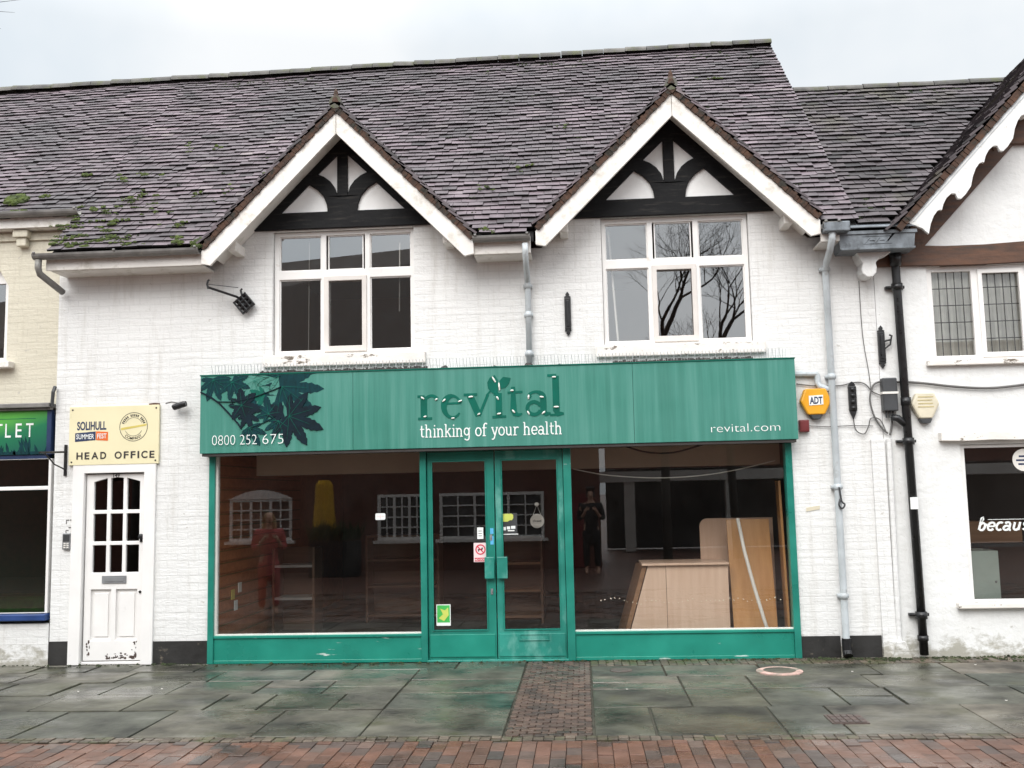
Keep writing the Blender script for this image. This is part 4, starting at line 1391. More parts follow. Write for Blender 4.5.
# black rubbish and moss caught on the sign top
for k, (x0, x1, lab) in enumerate(((-3.42, -1.62, 'dark strip of grime and old spikes under the left upstairs window sill'), (0.35, 1.80, 'dark strip of grime and old spikes under the right upstairs window sill'))):
    t = MB()
    x = x0
    while x < x1:
        ww = q.uniform(0.012, 0.02)
        t.box(x, x + ww, -0.165 + q.uniform(-.01, .01), -0.14, SZ1 + 0.013, SZ1 + 0.030 + q.uniform(0, 0.02))
        x += ww + q.uniform(0.002, 0.008)
    t.box(x0, x1, -0.17, -0.135, SZ1 + 0.0131, SZ1 + 0.024)
    single(t, 'spike_strip', 'charcoal', lab, 'bird spikes', ((x0 + x1) / 2, -0.15, SZ1 + 0.013))
t = MB()
for x, h in ((-1.42, 0.05), (-0.53, 0.075), (-0.90, 0.03), (-0.2, 0.02), (0.62, 0.03), (1.32, 0.04), (1.7, 0.035), (2.0, 0.02)):
    moss(t, (x, -0.17, SZ1 + 0.013), (1, 0, 0), (0, 1, 0), (0, 0, 1), 0.03, 0.02, h * 0.5, 10, q)
o = t.build('moss', 'charcoal', sg_, kind='stuff')

# ================================================================== LEFT BUILDING
LB = thing('cream_building', 'cream painted brick shop with a green sign at the left edge', 'building', (-7.5, 0.2, 0))
t = MB()
t.plate(rect(-9.6, -5.765, 2.5, 5.15), [[(-7.5, 3.36), (-6.60, 3.36), (-6.60, 4.25), (-6.72, 4.45), (-7.05, 4.55), (-7.38, 4.45), (-7.5, 4.25)]], 0.42, 0.62)
t.box(-9.6, -5.763, 0.39, 0.43, 4.78, 4.86)
t.build('wall', 'cream_brick', LB)
t = MB()
t.box(-9.6, -5.772, 0.0, 0.3, -0.02, 0.44)
t.build('base_wall', 'white_brick', LB)
t = MB()
tiles(t, (-9.7, 0.26, zmain(0.26)), uu, vv, nn_, 9.7 - 5.71, (3.5 - 0.26) / math.cos(ang), sag=sagf, seed=9)
lr = t.build('roof', 'tile', LB)
shade_soil_edges(lr)
t = MB()
P = [(-9.7, 0.32, zmain(.32) - 0.03), (-5.70, 0.32, zmain(.32) - 0.03), (-5.70, 3.5, zmain(3.5) - 0.14), (-9.7, 3.5, zmain(3.5) - 0.18)]
t.add(P + [(p[0], p[1], p[2] - 0.08) for p in P], [(0, 1, 2, 3), (4, 7, 6, 5), (0, 4, 5, 1), (1, 5, 6, 2), (2, 6, 7, 3), (3, 7, 4, 0)])
t.add([(-9.7, 3.5, 7.95), (-5.70, 3.5, 7.95), (-5.70, 8, 4), (-9.7, 8, 4)], [(0, 1, 2, 3)])
t.build('roof_underlay', 'dark_under', lr)
t = MB()
ridge(t, -9.7, -5.71, 3.5, 8.155)
t.build('ridge_tiles', 'ridge', lr)
t = MB()
for (mx_, my_, ru, rv, h, k) in [(-6.45, 0.30, .2, .05, .03, 70), (-6.1, 0.28, .12, .04, .03, 40), (-6.62, 0.55, .14, .12, .04, 80), (-6.3, 0.6, .08, .04, .02, 20), (-6.0, 1.0, .08, .03, .02, 20)]:
    moss(t, (mx_, my_, zmain(my_) + 0.045), uu, vv, nn_, ru, rv, h * 1.2, k, q)
t.build('moss', 'moss', lr, kind='stuff')
t = MB()
gutter(t, -9.6, -5.66, 0.20, 5.06)
t.build('gutter', 'gutter', LB)
t = MB()
t.box(-9.6, -5.70, 0.26, 0.285, 4.895, 5.035)
t.box(-9.6, -5.87, 0.29, 0.42, 4.89, 4.91)
t.build('fascia_board', 'white_paint', LB)
for x in (-7.3, -6.42):
    t = MB()
    t.plate(rect(x - 0.09, x + 0.09, 4.80, 4.885), [], 0.30, 0.42)
    t.plate(rect(x - 0.06, x + 0.06, 4.70, 4.80), [], 0.33, 0.42)
    t.build('corbel', 'cream_brick', LB, bev=0.012)
t = MB()
t.plate([(-7.5, 3.36), (-6.60, 3.36), (-6.60, 4.25), (-6.72, 4.45), (-7.05, 4.55), (-7.38, 4.45), (-7.5, 4.25)], [rect(-7.42, -7.09, 3.42, 4.3), rect(-7.02, -6.68, 3.42, 4.3)], 0.50, 0.56)
lw = t.build('window', 'pvc', LB)
pane(-7.45, -6.65, 3.4, 4.35, 0.53, lw, 'glass_up')
t = MB()
t.box(-7.6, -6.50, 0.30, 0.5, 3.28, 3.355)
t.build('sill', 'white_paint', lw, bev=0.01)
t = MB()
t.box(-7.6, -6.5, 0.9, 0.95, 3.2, 4.7)
t.build('window_room', 'room', LB)
# lead-covered top of the shopfront, window and sill
t = MB()
t.box(-9.6, -5.79, -0.10, 0.45, 2.77, 2.82)
t.box(-9.6, -5.79, -0.06, 0.0, 2.745, 2.77)
t.build('cornice', 'gutter', LB, bev=0.008)
t = MB()
t.tube([(-5.775, -0.06, 2.78), (-5.765, -0.06, 2.94), (-5.76, -0.03, 3.0)], 0.02, 8)
t.build('cable_end', 'dark_grey', LB)
t = MB()
t.box(-5.845, -5.795, -0.025, 0.1, 2.26, 2.745)
t.box(-9.6, -5.845, 0.0, 0.1, 2.215, 2.26)
t.build('sign_surround', 'blue_frame', LB)
t = MB()
t.plate(rect(-9.6, -5.795, 0.55, 2.215), [rect(-9.5, -5.825, 1.915, 2.21), rect(-9.5, -5.825, 0.555, 1.875)], 0.0, 0.07)
ls = t.build('shop_window', 'pvc', LB, bev=0.004)
pane(-9.5, -5.85, 1.925, 2.205, 0.04, ls, 'glass_dark')
pane(-9.5, -5.85, 0.60, 1.865, 0.04, ls, 'glass_dark')
t = MB()
t.box(-9.6, -5.785, -0.06, 0.1, 0.475, 0.545)
t.build('sill', 'blue_sill', ls, bev=0.01)
t = MB()
t.box(-9.6, -5.80, 2.2, 2.3, 0, 2.7)
t.box(-9.6, -5.8, 0.3, 2.2, 2.62, 2.7)
t.box(-5.8, -5.775, 0.1, 2.2, 0.0, 2.7)
t.box(-9.6, -5.8, 0.3, 2.2, -0.01, 0.03)
t.build('interior_wall', 'room_green', LB)
t = MB()
t.box(-9.5, -5.9, 0.12, 0.5, 0.45, 0.72)
t.build('window_bed', 'grass_mat', LB)
# OUTLET sign
so_ = thing('shop_sign', 'green outlet sign with white capitals above the shop window at the left edge', 'shop sign', (-7.7, -0.01, 2.5))
t = MB()
t.box(-9.55, -5.847, -0.015, 0.05, 2.262, 2.742)
t.build('panel', 'outlet', so_)
t = MB()
for k_, ch in enumerate('TLET'):
    t.text(ch, -6.44 + k_ * 0.118, 2.455, 0.22, -0.018, width=(0.085, 0.065, 0.07, 0.085)[k_], thin=0.001)
t.text('OU', -6.70, 2.46, 0.22, -0.018, width=0.22, thin=0.002)
t.build('lettering', 'white_print', so_)
t = MB()
for i in range(46):
    x = -5.87 - q.random() * 1.1
    h = q.uniform(0.05, 0.19) * (1.1 if x > -6.15 else 0.75)
    a = q.uniform(-0.5, 0.5)
    t.plate([(x - 0.012, 2.264), (x + 0.012, 2.264), (x + 0.016 + a * h * 0.5, 2.264 + h * 0.55), (x + a * h, 2.264 + h), (x - 0.016 + a * h * 0.5, 2.264 + h * 0.5)], [], -0.017 - 0.0002 * (i % 8), -0.012)
t.box(-9.55, -5.848, -0.0165, -0.012, 2.263, 2.295)
t.build('grass_print', 'leaf_teal', so_)
t = MB()
t.box(-6.8, -5.98, -0.017, -0.012, 2.655, 2.660)
t.build('line_print', 'leaf_mid', so_)

# ================================================================== RIGHT BUILDING
RB = thing('gabled_building', 'white rendered shop with a scalloped gable board and brown beam at the right edge', 'building', (5.7, 0, 0))
t = MB()
gp = [(3.125, -0.02), (8.2, -0.02), (8.2, RZ - 0.25), (RAX, zr(RAX) - 0.22), (3.125, RZ - 0.25)]
RW = (3.665, 5.3, 3.0, 4.0)
RSW = (3.885, 7.6, 0.53, 2.125)
t.plate(gp, [rect(*RW), rect(*RSW)], 0.0, 0.24)
t.build('wall', 'white_stucco', RB)
t = MB()
b0 = random.Random(2)
bz = [(3.05 + i * 0.4, b0.uniform(-.012, .012)) for i in range(14)]
t.plate([(x, 4.005 + d * 0.6) for x, d in bz] + [(x, 4.215 + d) for x, d in reversed(bz)], [], -0.055, 0.02)
t.build('beam', 'brown_timber', RB, bev=0.01)
# roof behind, and the gable's own slopes
t = MB()
RV = 2.62 / math.cos(ang)
tiles(t, (2.9, -0.33, 4.385), uu, vv, nn_, 3.6, RV, keep=lambda p: zr(p.x) - 0.02 < p.z and p.x < 5.6, seed=31)
rr_ = t.build('roof', 'tile_dark', RB)
shade_soil_edges(rr_)
t = MB()
P = [(2.905, -0.28, 4.34), (3.25, -0.28, 4.34), (6.5, 2.30, 6.82), (2.905, 2.30, 6.82)]
t.add(P + [(p[0], p[1], p[2] - 0.1) for p in P], [(0, 1, 2, 3), (4, 7, 6, 5), (0, 4, 5, 1), (1, 5, 6, 2), (2, 6, 7, 3), (3, 7, 4, 0)])
t.add([(2.905, 2.4, 6.9), (6.5, 2.4, 6.9), (6.5, 5.4, 4), (2.905, 5.4, 4)], [(0, 1, 2, 3)])
t.build('roof_underlay', 'dark_under', rr_)
t = MB()
ridge(t, 2.91, 6.4, 2.32, 6.935, 0.45, 0.075, 0.0)
t.build('ridge_tiles', 'ridge', rr_)
t = MB()
for i in range(26):
    x_ = 3.15 + q.gauss(0, .12) ; y_ = -0.05 + q.gauss(0, .14)
    moss(t, (x_, y_, 4.425 + SL * (y_ + 0.33)), uu, vv, nn_, .03, .02, .013, 4, q)
for i in range(60):
    x_ = q.uniform(3.0, 5.4) ; y_ = 2.2 - abs(q.gauss(0, .10))
    moss(t, (x_, y_, 4.425 + SL * (y_ + 0.33)), uu, vv, nn_, .04, .02, .012, 4, q)
t.build('moss', 'moss_dark', rr_, kind='stuff')
t = MB()
for sg in (-1, 1):
    hw = RAX - RX
    foot = Vector((RAX + sg * hw, -0.44, RZ - 0.03))
    v3 = Vector((-sg, 0, RS)).normalized()
    n3 = Vector((sg * RS, 0, 1)).normalized()
    tiles(t, foot, (0, 1, 0), v3, n3, 3.1, hw * math.sqrt(1 + RS * RS), keep=lambda p: p.y < -0.3 or p.z > 4.30 + SL * (p.y + 0.33), seed=41 + sg)
rg = t.build('gable_roof', 'tile_dark', RB)
t = MB()
for sg in (-1, 1):
    hw = RAX - RX
    P = [(RAX, -0.36, zr(RAX) - 0.08), (RAX + sg * hw, -0.36, RZ - 0.08), (RAX + sg * hw, 0.0, RZ - 0.08), (RAX, 2.6, zr(RAX) - 0.08)]
    t.add(P + [(p[0], p[1], p[2] - 0.03) for p in P], [(0, 1, 2, 3), (4, 7, 6, 5), (0, 4, 5, 1), (1, 5, 6, 2), (2, 6, 7, 3), (3, 7, 4, 0)])
t.build('roof_underlay', 'dark_under', rg)
for sg in (-1, 1):
    hw = RAX - RX
    L_ = hw * math.sqrt(1 + RS * RS)
    v3 = Vector((-sg, 0, RS)).normalized()
    n3 = Vector((sg * RS, 0, 1)).normalized()
    foot = Vector((RAX + sg * hw, -0.425, RZ - 0.03))
    t = MB()
    k = int(L_ / 0.045)
    for row, (h0, h1) in enumerate(((-0.078, 0.066),)):
        for i in range(2, k):
            o0 = foot + v3 * (i * L_ / k) + n3 * (h0 + q.uniform(-.006, .004)) + Vector((0, q.uniform(-.01, .006) - 0.008 * row, 0))
            t.frame_box(o0, v3, (0, 1, 0), n3, L_ / k * q.uniform(0.85, 1.0), 0.1, h1)
    t.build('verge', 'verge', rg)
    # white bargeboard with a cusped lower edge
    t = MB()
    top0 = -0.100
    def onb(d, x): return (RAX + sg * (hw - x), RZ + RS * x + d)
    up = [onb(top0, 0.17), onb(top0, hw - 0.002)]
    lowp = []
    x = 0.40
    base = top0 - 0.36
    lowp.append(onb(base + 0.10, 0.34))
    while x < hw - 0.5:
        for (dx, dz) in ((0.0, -0.055), (0.025, 0.02), (0.06, 0.065), (0.10, 0.075), (0.13, 0.055), (0.145, 0.03), (0.165, 0.075), (0.20, 0.10), (0.25, 0.09), (0.29, 0.045), (0.31, -0.03), (0.345, -0.07), (0.39, -0.075)):
            lowp.append(onb(base + dz + 0.03, x + dx))
        x += 0.45
    lowp.append(onb(base, hw - 0.002))
    t.plate(up + lowp[::-1], [], -0.40, -0.36)
    t.build('bargeboard', 'white_stucco', rg, bev=0.004)
    t = MB()
    for dd in (-0.155, -0.190):
        P = [onb(dd, 0.25), onb(dd, hw - 0.01), onb(dd - 0.010, hw - 0.01), onb(dd - 0.010, 0.26)]
        t.plate(P, [], -0.407, -0.398)
    t.build('bead_moulding', 'grey_pipe', rg)
    # brown timber on the wall behind the board
    t = MB()
    t.plate([onb(-0.25, 0.1), onb(-0.25, hw - 0.003), onb(-0.60, hw - 0.003), onb(-0.60, 0.35), onb(-0.52, 0.2)], [], -0.05, 0.01)
    t.build('rafter', 'brown_timber', RB, bev=0.008)
t = MB()
t.plate([(4.50, 5.27), (6.94, 5.27), (6.8, 5.46), (4.64, 5.46)], [], -0.065, 0.0)
t.plate([(4.42, 5.20), (4.62, 5.33), (4.62, 5.42), (4.40, 5.26)], [], -0.06, 0.0)
t.build('collar_beam', 'brown_timber', RB, bev=0.008)
t = MB()
t.tube([(4.62, -0.30, 5.50), (4.80, -0.05, 5.62)], 0.06, 8)
t.build('purlin_end', 'sill_paint', RB)
# leaded window
t = MB()
cs = [(3.725, 4.125), (4.225, 4.615), (4.72, 5.24)]
t.plate(rect(3.67, 5.295, 3.005, 3.998), [rect(a, c, 3.055, 3.945) for a, c in cs], 0.03, 0.10)
rwn = t.build('window', 'pvc', RB, bev=0.004)
t = MB()
t.plate(rect(4.19, 4.65, 3.03, 3.96), [rect(4.235, 4.605, 3.08, 3.915)], 0.012, 0.05)
t.build('casement', 'pvc', rwn, bev=0.004)
for i, (a, c) in enumerate(cs):
    pane(a - 0.01, c + 0.01, 3.05, 3.95, 0.065, rwn, 'glass_shop')
    t = MB()
    for k in range(1, 5):
        x = a + (c - a) * k / 5
        t.tube([(x, 0.06, 3.05), (x, 0.06, 3.95)], 0.0045, 6)
    for k in range(1, 5):
        z = 3.05 + 0.9 * k / 5
        t.tube([(a, 0.06, z), (c, 0.06, z)], 0.0045, 6)
    t.build('leading', 'dark_grey', rwn)
t = MB()
t.box(3.60, 5.4, -0.06, 0.03, 2.945, 3.004)
t.build('sill', 'sill_paint', rwn, bev=0.008)
t = MB()
n = 40
vs = []
for k in range(n + 1):
    x = 3.6 + 1.8 * k / n
    y = 0.15 + 0.015 * math.sin(k * 1.9)
    vs += [(x, y, 3.0), (x, y, 4.0)]
t.add(vs, [(2 * k, 2 * k + 2, 2 * k + 3, 2 * k + 1) for k in range(n)])
t.build('curtain', 'curtain', rwn)
t = MB()
t.box(3.4, 5.6, 1.5, 1.55, 2.7, 4.3)
t.build('upstairs_room', 'room_up', RB)
# shop window of the right building
t = MB()
t.plate(rect(RSW[0] + .003, RSW[1], RSW[2] + .003, RSW[3] - .003), [rect(3.935, 7.55, 0.555, 2.09)], 0.03, 0.11)
rs = t.build('shop_window', 'pvc', RB, bev=0.004)
pane(3.93, 7.55, 0.55, 2.10, 0.06, rs, 'glass_shop')
t = MB()
t.box(3.74, 7.7, -0.075, 0.03, 0.475, 0.529)
t.build('sill', 'sill_paint', rs, bev=0.008)
t = MB()
hp = [(3.675 + i * 0.25, q.uniform(-.012, .008)) for i in range(17)]
t.plate([(x, 2.165 + d) for x, d in hp] + [(x, 2.25 + d * 1.5) for x, d in reversed(hp)], [], -0.09, 0.0)
t.build('lintel', 'sill_paint', rs, bev=0.012)
t = MB()
t.box(3.3, 8.0, 3.5, 3.6, 0, 2.6)
t.box(3.3, 8.0, 0.25, 3.5, 2.5, 2.6)
t.box(3.3, 8.0, 0.25, 3.5, -0.01, 0.04)
t.box(3.25, 3.3, 0.25, 3.5, 0, 2.6)
t.build('interior_wall', 'room', RB)
# lead hopper, console and black downpipe
t = MB()
t.plate([(2.70, 4.135), (3.44, 4.135), (3.46, 4.30), (2.69, 4.30)], [], -0.36, -0.10)
t.box(2.675, 3.475, -0.375, -0.09, 4.285, 4.32)
t.box(2.71, 3.45, -0.368, -0.09, 4.125, 4.145)
for k in range(5):
    a = 2.95 + k * 0.05
    t.tube([(a, -0.362, 4.19 + 0.03 * (k % 2)), (a + 0.05, -0.366, 4.25 - 0.03 * (k % 2))], 0.006, 6)
t.tube([(2.93, -0.362, 4.185), (3.22, -0.362, 4.185)], 0.005, 6)
t.tube([(2.93, -0.362, 4.262), (3.22, -0.362, 4.262)], 0.005, 6)
t.build('hopper', 'lead', RB, bev=0.006)
t = MB()
t.add([(2.66, -0.4, 4.36), (3.5, -0.4, 4.36), (3.5, 0.0, 4.56), (2.66, 0.0, 4.56), (2.66, -0.4, 4.34), (3.5, -0.4, 4.34), (3.5, 0.0, 4.54), (2.66, 0.0, 4.54)], [(0, 1, 2, 3), (4, 7, 6, 5), (0, 4, 5, 1), (1, 5, 6, 2), (3, 7, 4, 0), (2, 6, 7, 3)])
t.box(2.52, 2.78, -0.49, -0.36, 4.30, 4.40)
t.build('lead_flashing', 'lead', RB, bev=0.01)
t = MB()
cp = [(2.90, 4.135), (2.93, 4.06), (2.96, 4.02), (2.945, 3.96), (2.95, 3.91), (2.99, 3.87), (3.05, 3.87), (3.09, 3.91), (3.10, 3.97), (3.09, 4.02), (3.14, 4.07), (3.22, 4.10), (3.26, 4.135)]
t.plate(cp, [], -0.22, 0.0)
t.build('console_bracket', 'white_stucco', RB, bev=0.012)
t = MB()
t.tube([(3.325, -0.12, 4.14), (3.325, -0.09, 4.05), (3.328, -0.085, 3.9), (3.365, -0.085, 0.03)], 0.043, 16)
for z in (3.78, 2.17, 0.42):
    x = 3.328 + (3.9 - z) / 3.9 * 0.037
    t.tube([(x, -0.085, z - 0.035), (x, -0.085, z + 0.035)], 0.058, 16)
    t.box(x - 0.105, x + 0.085, -0.06, 0.0, z - 0.012, z + 0.016)
t.tube([(3.325, -0.12, 4.14), (3.325, -0.10, 4.0)], [0.062, 0.055], 16)
t.tube([(3.19, -0.07, 2.42), (3.25, -0.085, 2.41), (3.34, -0.085, 2.33)], 0.036, 12)
t.tube([(3.345, -0.085, 2.62), (3.345, -0.085, 2.54)], 0.052, 14)
t.tube([(3.362, -0.085, 0.22), (3.362, -0.085, 0.17)], 0.054, 14)
bp_ = t.build('downpipe', 'black_iron', RB, smooth=True)
t = MB()
t.plate(rect(3.31, 3.385, 1.48, 1.60), [], -0.134, -0.128)
t.build('pipe_label', 'white_print', bp_)
t = MB()
t.tube([(3.165, -0.03, 2.20), (3.155, -0.03, 1.2), (3.145, -0.03, 0.15)], 0.028, 10)
t.plate([(3.05, 0.0), (3.24, 0.0), (3.19, 0.16), (3.11, 0.16)], [], -0.10, 0.0)
t.build('conduit', 'white_brick', RB)

# ================================================================== FITTINGS ON THE WALLS
# head office sign
t_ = thing('door_sign', 'cream head office sign board over the white panelled door', 'sign', (-5.08, -0.03, 2.45))
t = MB()
t.box(-5.585, -4.575, -0.035, -0.004, 2.130, 2.770)
t.build('board', 'cream_sign', t_, bev=0.004)
t = MB()
t.text('SOLIHULL', -5.495, 2.515, 0.125, -0.037, width=0.33, thin=0.0035)
t.plate([(-5.515, 2.385), (-5.285, 2.40), (-5.285, 2.495), (-5.515, 2.48)], [], -0.0365, -0.03)
t.build('lettering', 'navy', t_)
t = MB()
t.plate([(-5.28, 2.40), (-5.145, 2.39), (-5.145, 2.487), (-5.28, 2.497)], [], -0.0368, -0.03)
t.build('orange_block', 'orange', t_)
t = MB()
t.text('SUMMER', -5.50, 2.415, 0.075, -0.039, width=0.20, thin=0.001)
t.text('FEST', -5.265, 2.418, 0.075, -0.039, width=0.105, thin=0.001)
t.build('block_lettering', 'white_print', t_)
t = MB()
xs = -5.495
for ch, ww in (('H', .07), ('E', .055), ('A', .078), ('D', .066), (' ', .05), ('O', .08), ('F', .055), ('F', .055), ('I', .02), ('C', .07), ('E', .055)):
    if ch == ' ':
        t.build('dark_lettering', 'charcoal', t_)
        t = MB()
    else:
        t.text(ch, xs, 2.195, 0.105, -0.037, width=ww, thin=0.003)
    xs += ww + 0.022
t.build('dark_lettering', 'charcoal', t_)
t = MB()
t.ribbon(A(-4.86, 2.535, 0.155, 0.155, 0, 360, 40), 0.006, -0.0365, -0.03)
t.text('COMPANY', 0, 0, 0.045, -0.037, arc=(-4.86, 2.535, 0.142, -PI / 2, False), thin=0.0005)
for k in range(16):
    a = R(20 + k * 9.3)
    if k in (4, 10):
        continue
    t.plate([(-4.86 + math.cos(a + d) * r_, 2.535 + math.sin(a + d) * r_) for d, r_ in ((-.05, .112), (.05, .112), (.05, .138), (-.05, .138))], [], -0.0365, -0.03)
t.ribbon(A(-4.86, 2.535, 0.100, 0.100, 25, 155, 16), 0.004, -0.0366, -0.03)
t.ribbon(A(-4.86, 2.535, 0.100, 0.100, 205, 335, 16), 0.004, -0.0366, -0.03)
t.build('round_seal', 'charcoal', t_)
for x, z in ((-5.55, 2.735), (-4.61, 2.735), (-5.55, 2.165), (-4.61, 2.165)):
    t = MB()
    t.lathe((x, -0.035, z), (0, -1, 0), [(0, .010), (.004, .009), (.006, .002)], 10)
    t.build('screw', 'charcoal', t_)
t = MB()
t.plate([(-5.0, 2.50), (-4.72, 2.545), (-4.71, 2.565), (-5.0, 2.525)], [], -0.0367, -0.03)
t.build('gold_sash', 'gold', t_)
t = MB()
t.ribbon([(-4.70, 2.777), (-4.64, 2.783), (-4.585, 2.779)], 0.018, -0.02, -0.003)
t.build('rust_fixing', 'brown_timber', t_)

# security camera
t_ = thing('security_camera', 'small black security camera on the white wall beside the head office sign', 'camera', (-4.33, 0, 2.74))
t = MB()
t.lathe((-4.38, 0.0, 2.76), (0, -1, 0), [(0, .03), (.012, .03), (.014, .012), (.05, .012)], 12)
t.tube([(-4.38, -0.04, 2.76), (-4.36, -0.08, 2.755)], 0.012, 8)
t.build('bracket', 'dark_grey', t_)
t = MB()
t.tube([(-4.40, -0.09, 2.725), (-4.39, -0.09, 2.73), (-4.28, -0.10, 2.76), (-4.25, -0.10, 2.765)], [0.028, 0.034, 0.034, 0.03], 12)
t.build('body', 'black_iron', t_)
t = MB()
t.tube([(-4.38, -0.004, 2.785), (-4.46, -0.004, 2.80), (-4.52, -0.004, 2.785)], 0.004, 6)
t.build('wire', 'cable', t_)
# intercom
t_ = thing('intercom', 'grey metal intercom panel with buttons beside the white panelled door', 'intercom', (-5.585, 0, 1.31))
t = MB()
t.box(-5.632, -5.542, -0.03, 0.0, 1.225, 1.40)
t.build('housing', 'grey_steel', t_, bev=0.004)
t = MB()
t.plate(rect(-5.622, -5.552, 1.31, 1.385), [], -0.033, -0.028)
t.build('speaker_grille', 'dark_grey', t_)
t = MB()
for i in range(2):
    for j in range(3):
        t.box(-5.615 + i * 0.033, -5.592 + i * 0.033, -0.035, -0.028, 1.24 + j * 0.021, 1.254 + j * 0.021)
t.build('buttons', 'off_white', t_)
t = MB()
for (x0, x1, z0, z1) in ((-5.61, -5.575, 1.535, 1.545), (-5.565, -5.535, 1.535, 1.545), (-5.61, -5.602, 1.50, 1.535), (-5.58, -5.545, 1.455, 1.465), (-5.61, -5.58, 1.425, 1.433), (-5.612, -5.604, 1.39, 1.43), (-5.55, -5.542, 1.40, 1.46)):
    t.box(x0, x1, -0.004, 0.0, z0, z1)
single(t, 'tape_residue', 'cable', 'scraps of old tape left on the white wall above the intercom', 'tape', (-5.58, 0, 1.46))
# black iron hanging bracket on the left corner
t_ = thing('sign_bracket', 'black wrought iron bracket beside the green outlet sign', 'bracket', (-5.63, 0, 2.2))
t = MB()
t.box(-5.645, -5.615, -0.02, 0.0, 2.02, 2.36)
t.build('wall_bar', 'black_iron', t_, bev=0.003)
t = MB()
t.tube([(-5.63, -0.02, 2.28), (-5.66, -0.2, 2.27), (-5.70, -0.42, 2.26)], 0.011, 8)
t.tube([(-5.63, -0.02, 2.09), (-5.66, -0.18, 2.14), (-5.69, -0.34, 2.26)], 0.008, 8)
t.build('arm', 'black_iron', t_)
# floodlight bracket with lattice head
t_ = thing('wall_lamp', 'black iron wall lamp with a lattice diamond head left of the upstairs window', 'wall lamp', (-3.66, 0, 3.86))
t = MB()
t.tube([(-3.70, 0.0, 3.92), (-3.72, -0.06, 3.93), (-3.95, -0.28, 3.995)], 0.014, 8)
t.tube([(-3.95, -0.28, 3.98), (-3.965, -0.28, 4.03), (-3.955, -0.28, 4.07), (-3.94, -0.28, 4.08)], 0.012, 8)
t.tube([(-3.95, -0.28, 4.03), (-3.70, -0.06, 4.03)], 0.0035, 6)
t.build('arm', 'black_iron', t_)
t = MB()
cx_, cz_ = -3.63, 3.85
for k in range(4):
    d = -0.078 + 0.052 * k
    for s_ in (1, -1):
        u2 = Vector((math.cos(R(40 * s_ + (0 if s_ > 0 else -10))), 0, math.sin(R(40 * s_ + (0 if s_ > 0 else -10)))))
        p2 = Vector((-u2.z, 0, u2.x)) * d
        c2 = Vector((cx_, -0.07, cz_)) + p2
        t.tube([c2 - u2 * 0.088, c2 + u2 * 0.088], 0.013, 6)
t.plate([(cx_ - 0.10, cz_ + 0.02), (cx_ + 0.01, cz_ - 0.10), (cx_ + 0.10, cz_ + 0.0), (cx_ - 0.0, cz_ + 0.10)], [], -0.055, -0.02)
t.tube([(cx_ - 0.03, 0.0, cz_), (cx_, -0.06, cz_)], 0.02, 8)
t.build('lattice_head', 'black_iron', t_)
t = MB()
t.tube([(-3.66, -0.05, 3.94), (-3.675, -0.05, 4.0), (-3.66, -0.05, 4.02)], 0.012, 8)
t.build('hook', 'black_iron', t_)
# wall tie plates
def tie(x, z0, z1, label, hook=False):
    r0 = thing('tie_plate', label, 'wall ornament', (x, 0, (z0 + z1) / 2))
    t = MB()
    t.plate(rect(x - 0.034, x + 0.034, z0 + 0.07, z1 - 0.07), [], -0.035, 0.0)
    t.plate(rect(x - 0.014, x + 0.014, z0 + 0.10, z1 - 0.10), [], -0.046, -0.03)
    t.build('bar', 'black_iron', r0, bev=0.006)
    for s_, z in ((1, z1), (-1, z0)):
        t = MB()
        zb_ = z - s_ * 0.075
        t.plate([(x - 0.03, zb_), (x - 0.036, zb_ + s_ * 0.02), (x - 0.014, zb_ + s_ * 0.03), (x - 0.022, zb_ + s_ * 0.045), (x, z), (x + 0.022, zb_ + s_ * 0.045), (x + 0.014, zb_ + s_ * 0.03), (x + 0.036, zb_ + s_ * 0.02), (x + 0.03, zb_)], [], -0.030, 0.0)
        t.build('spear_end', 'black_iron', r0, bev=0.003)
    if hook:
        t = MB()
        t.tube([(x + 0.03, -0.03, (z0 + z1) / 2 + 0.06), (x + 0.09, -0.05, (z0 + z1) / 2 + 0.07), (x + 0.10, -0.05, (z0 + z1) / 2 + 0.11), (x + 0.075, -0.05, (z0 + z1) / 2 + 0.12)], 0.011, 8)
        t.tube([(x + 0.03, -0.03, (z0 + z1) / 2 - 0.02), (x + 0.08, -0.05, (z0 + z1) / 2 + 0.02), (x + 0.09, -0.05, (z0 + z1) / 2 + 0.07)], 0.009, 8)
        t.build('hook', 'black_iron', r0)
    return r0
tie(-0.105, 3.385, 3.865, 'black iron spear-ended plate on the wall between the two upstairs windows')
tie(3.155, 2.935, 3.39, 'black iron spear-ended plate with a hook beside the black downpipe', True)
t_ = thing('tie_plate', 'short knobbly black iron plate on the wall between the grey and black downpipes', 'wall ornament', (2.825, 0, 2.63))
t = MB()
t.plate(rect(2.785, 2.865, 2.50, 2.76), [], -0.04, 0.0)
for k in range(4):
    t.lathe((2.825, -0.04, 2.53 + k * 0.065), (0, -1, 0), [(0, .026), (.015, .022), (.024, .006)], 10)
t.build('bar', 'black_iron', t_, bev=0.008)
for s_, z in ((1, 2.81), (-1, 2.41)):
    t = MB()
    zb_ = 2.76 if s_ > 0 else 2.50
    t.plate([(2.79, zb_), (2.80, zb_ + s_ * 0.03), (2.825, z), (2.85, zb_ + s_ * 0.03), (2.86, zb_)], [], -0.03, 0.0)
    t.build('spear_end', 'black_iron', t_, bev=0.003)
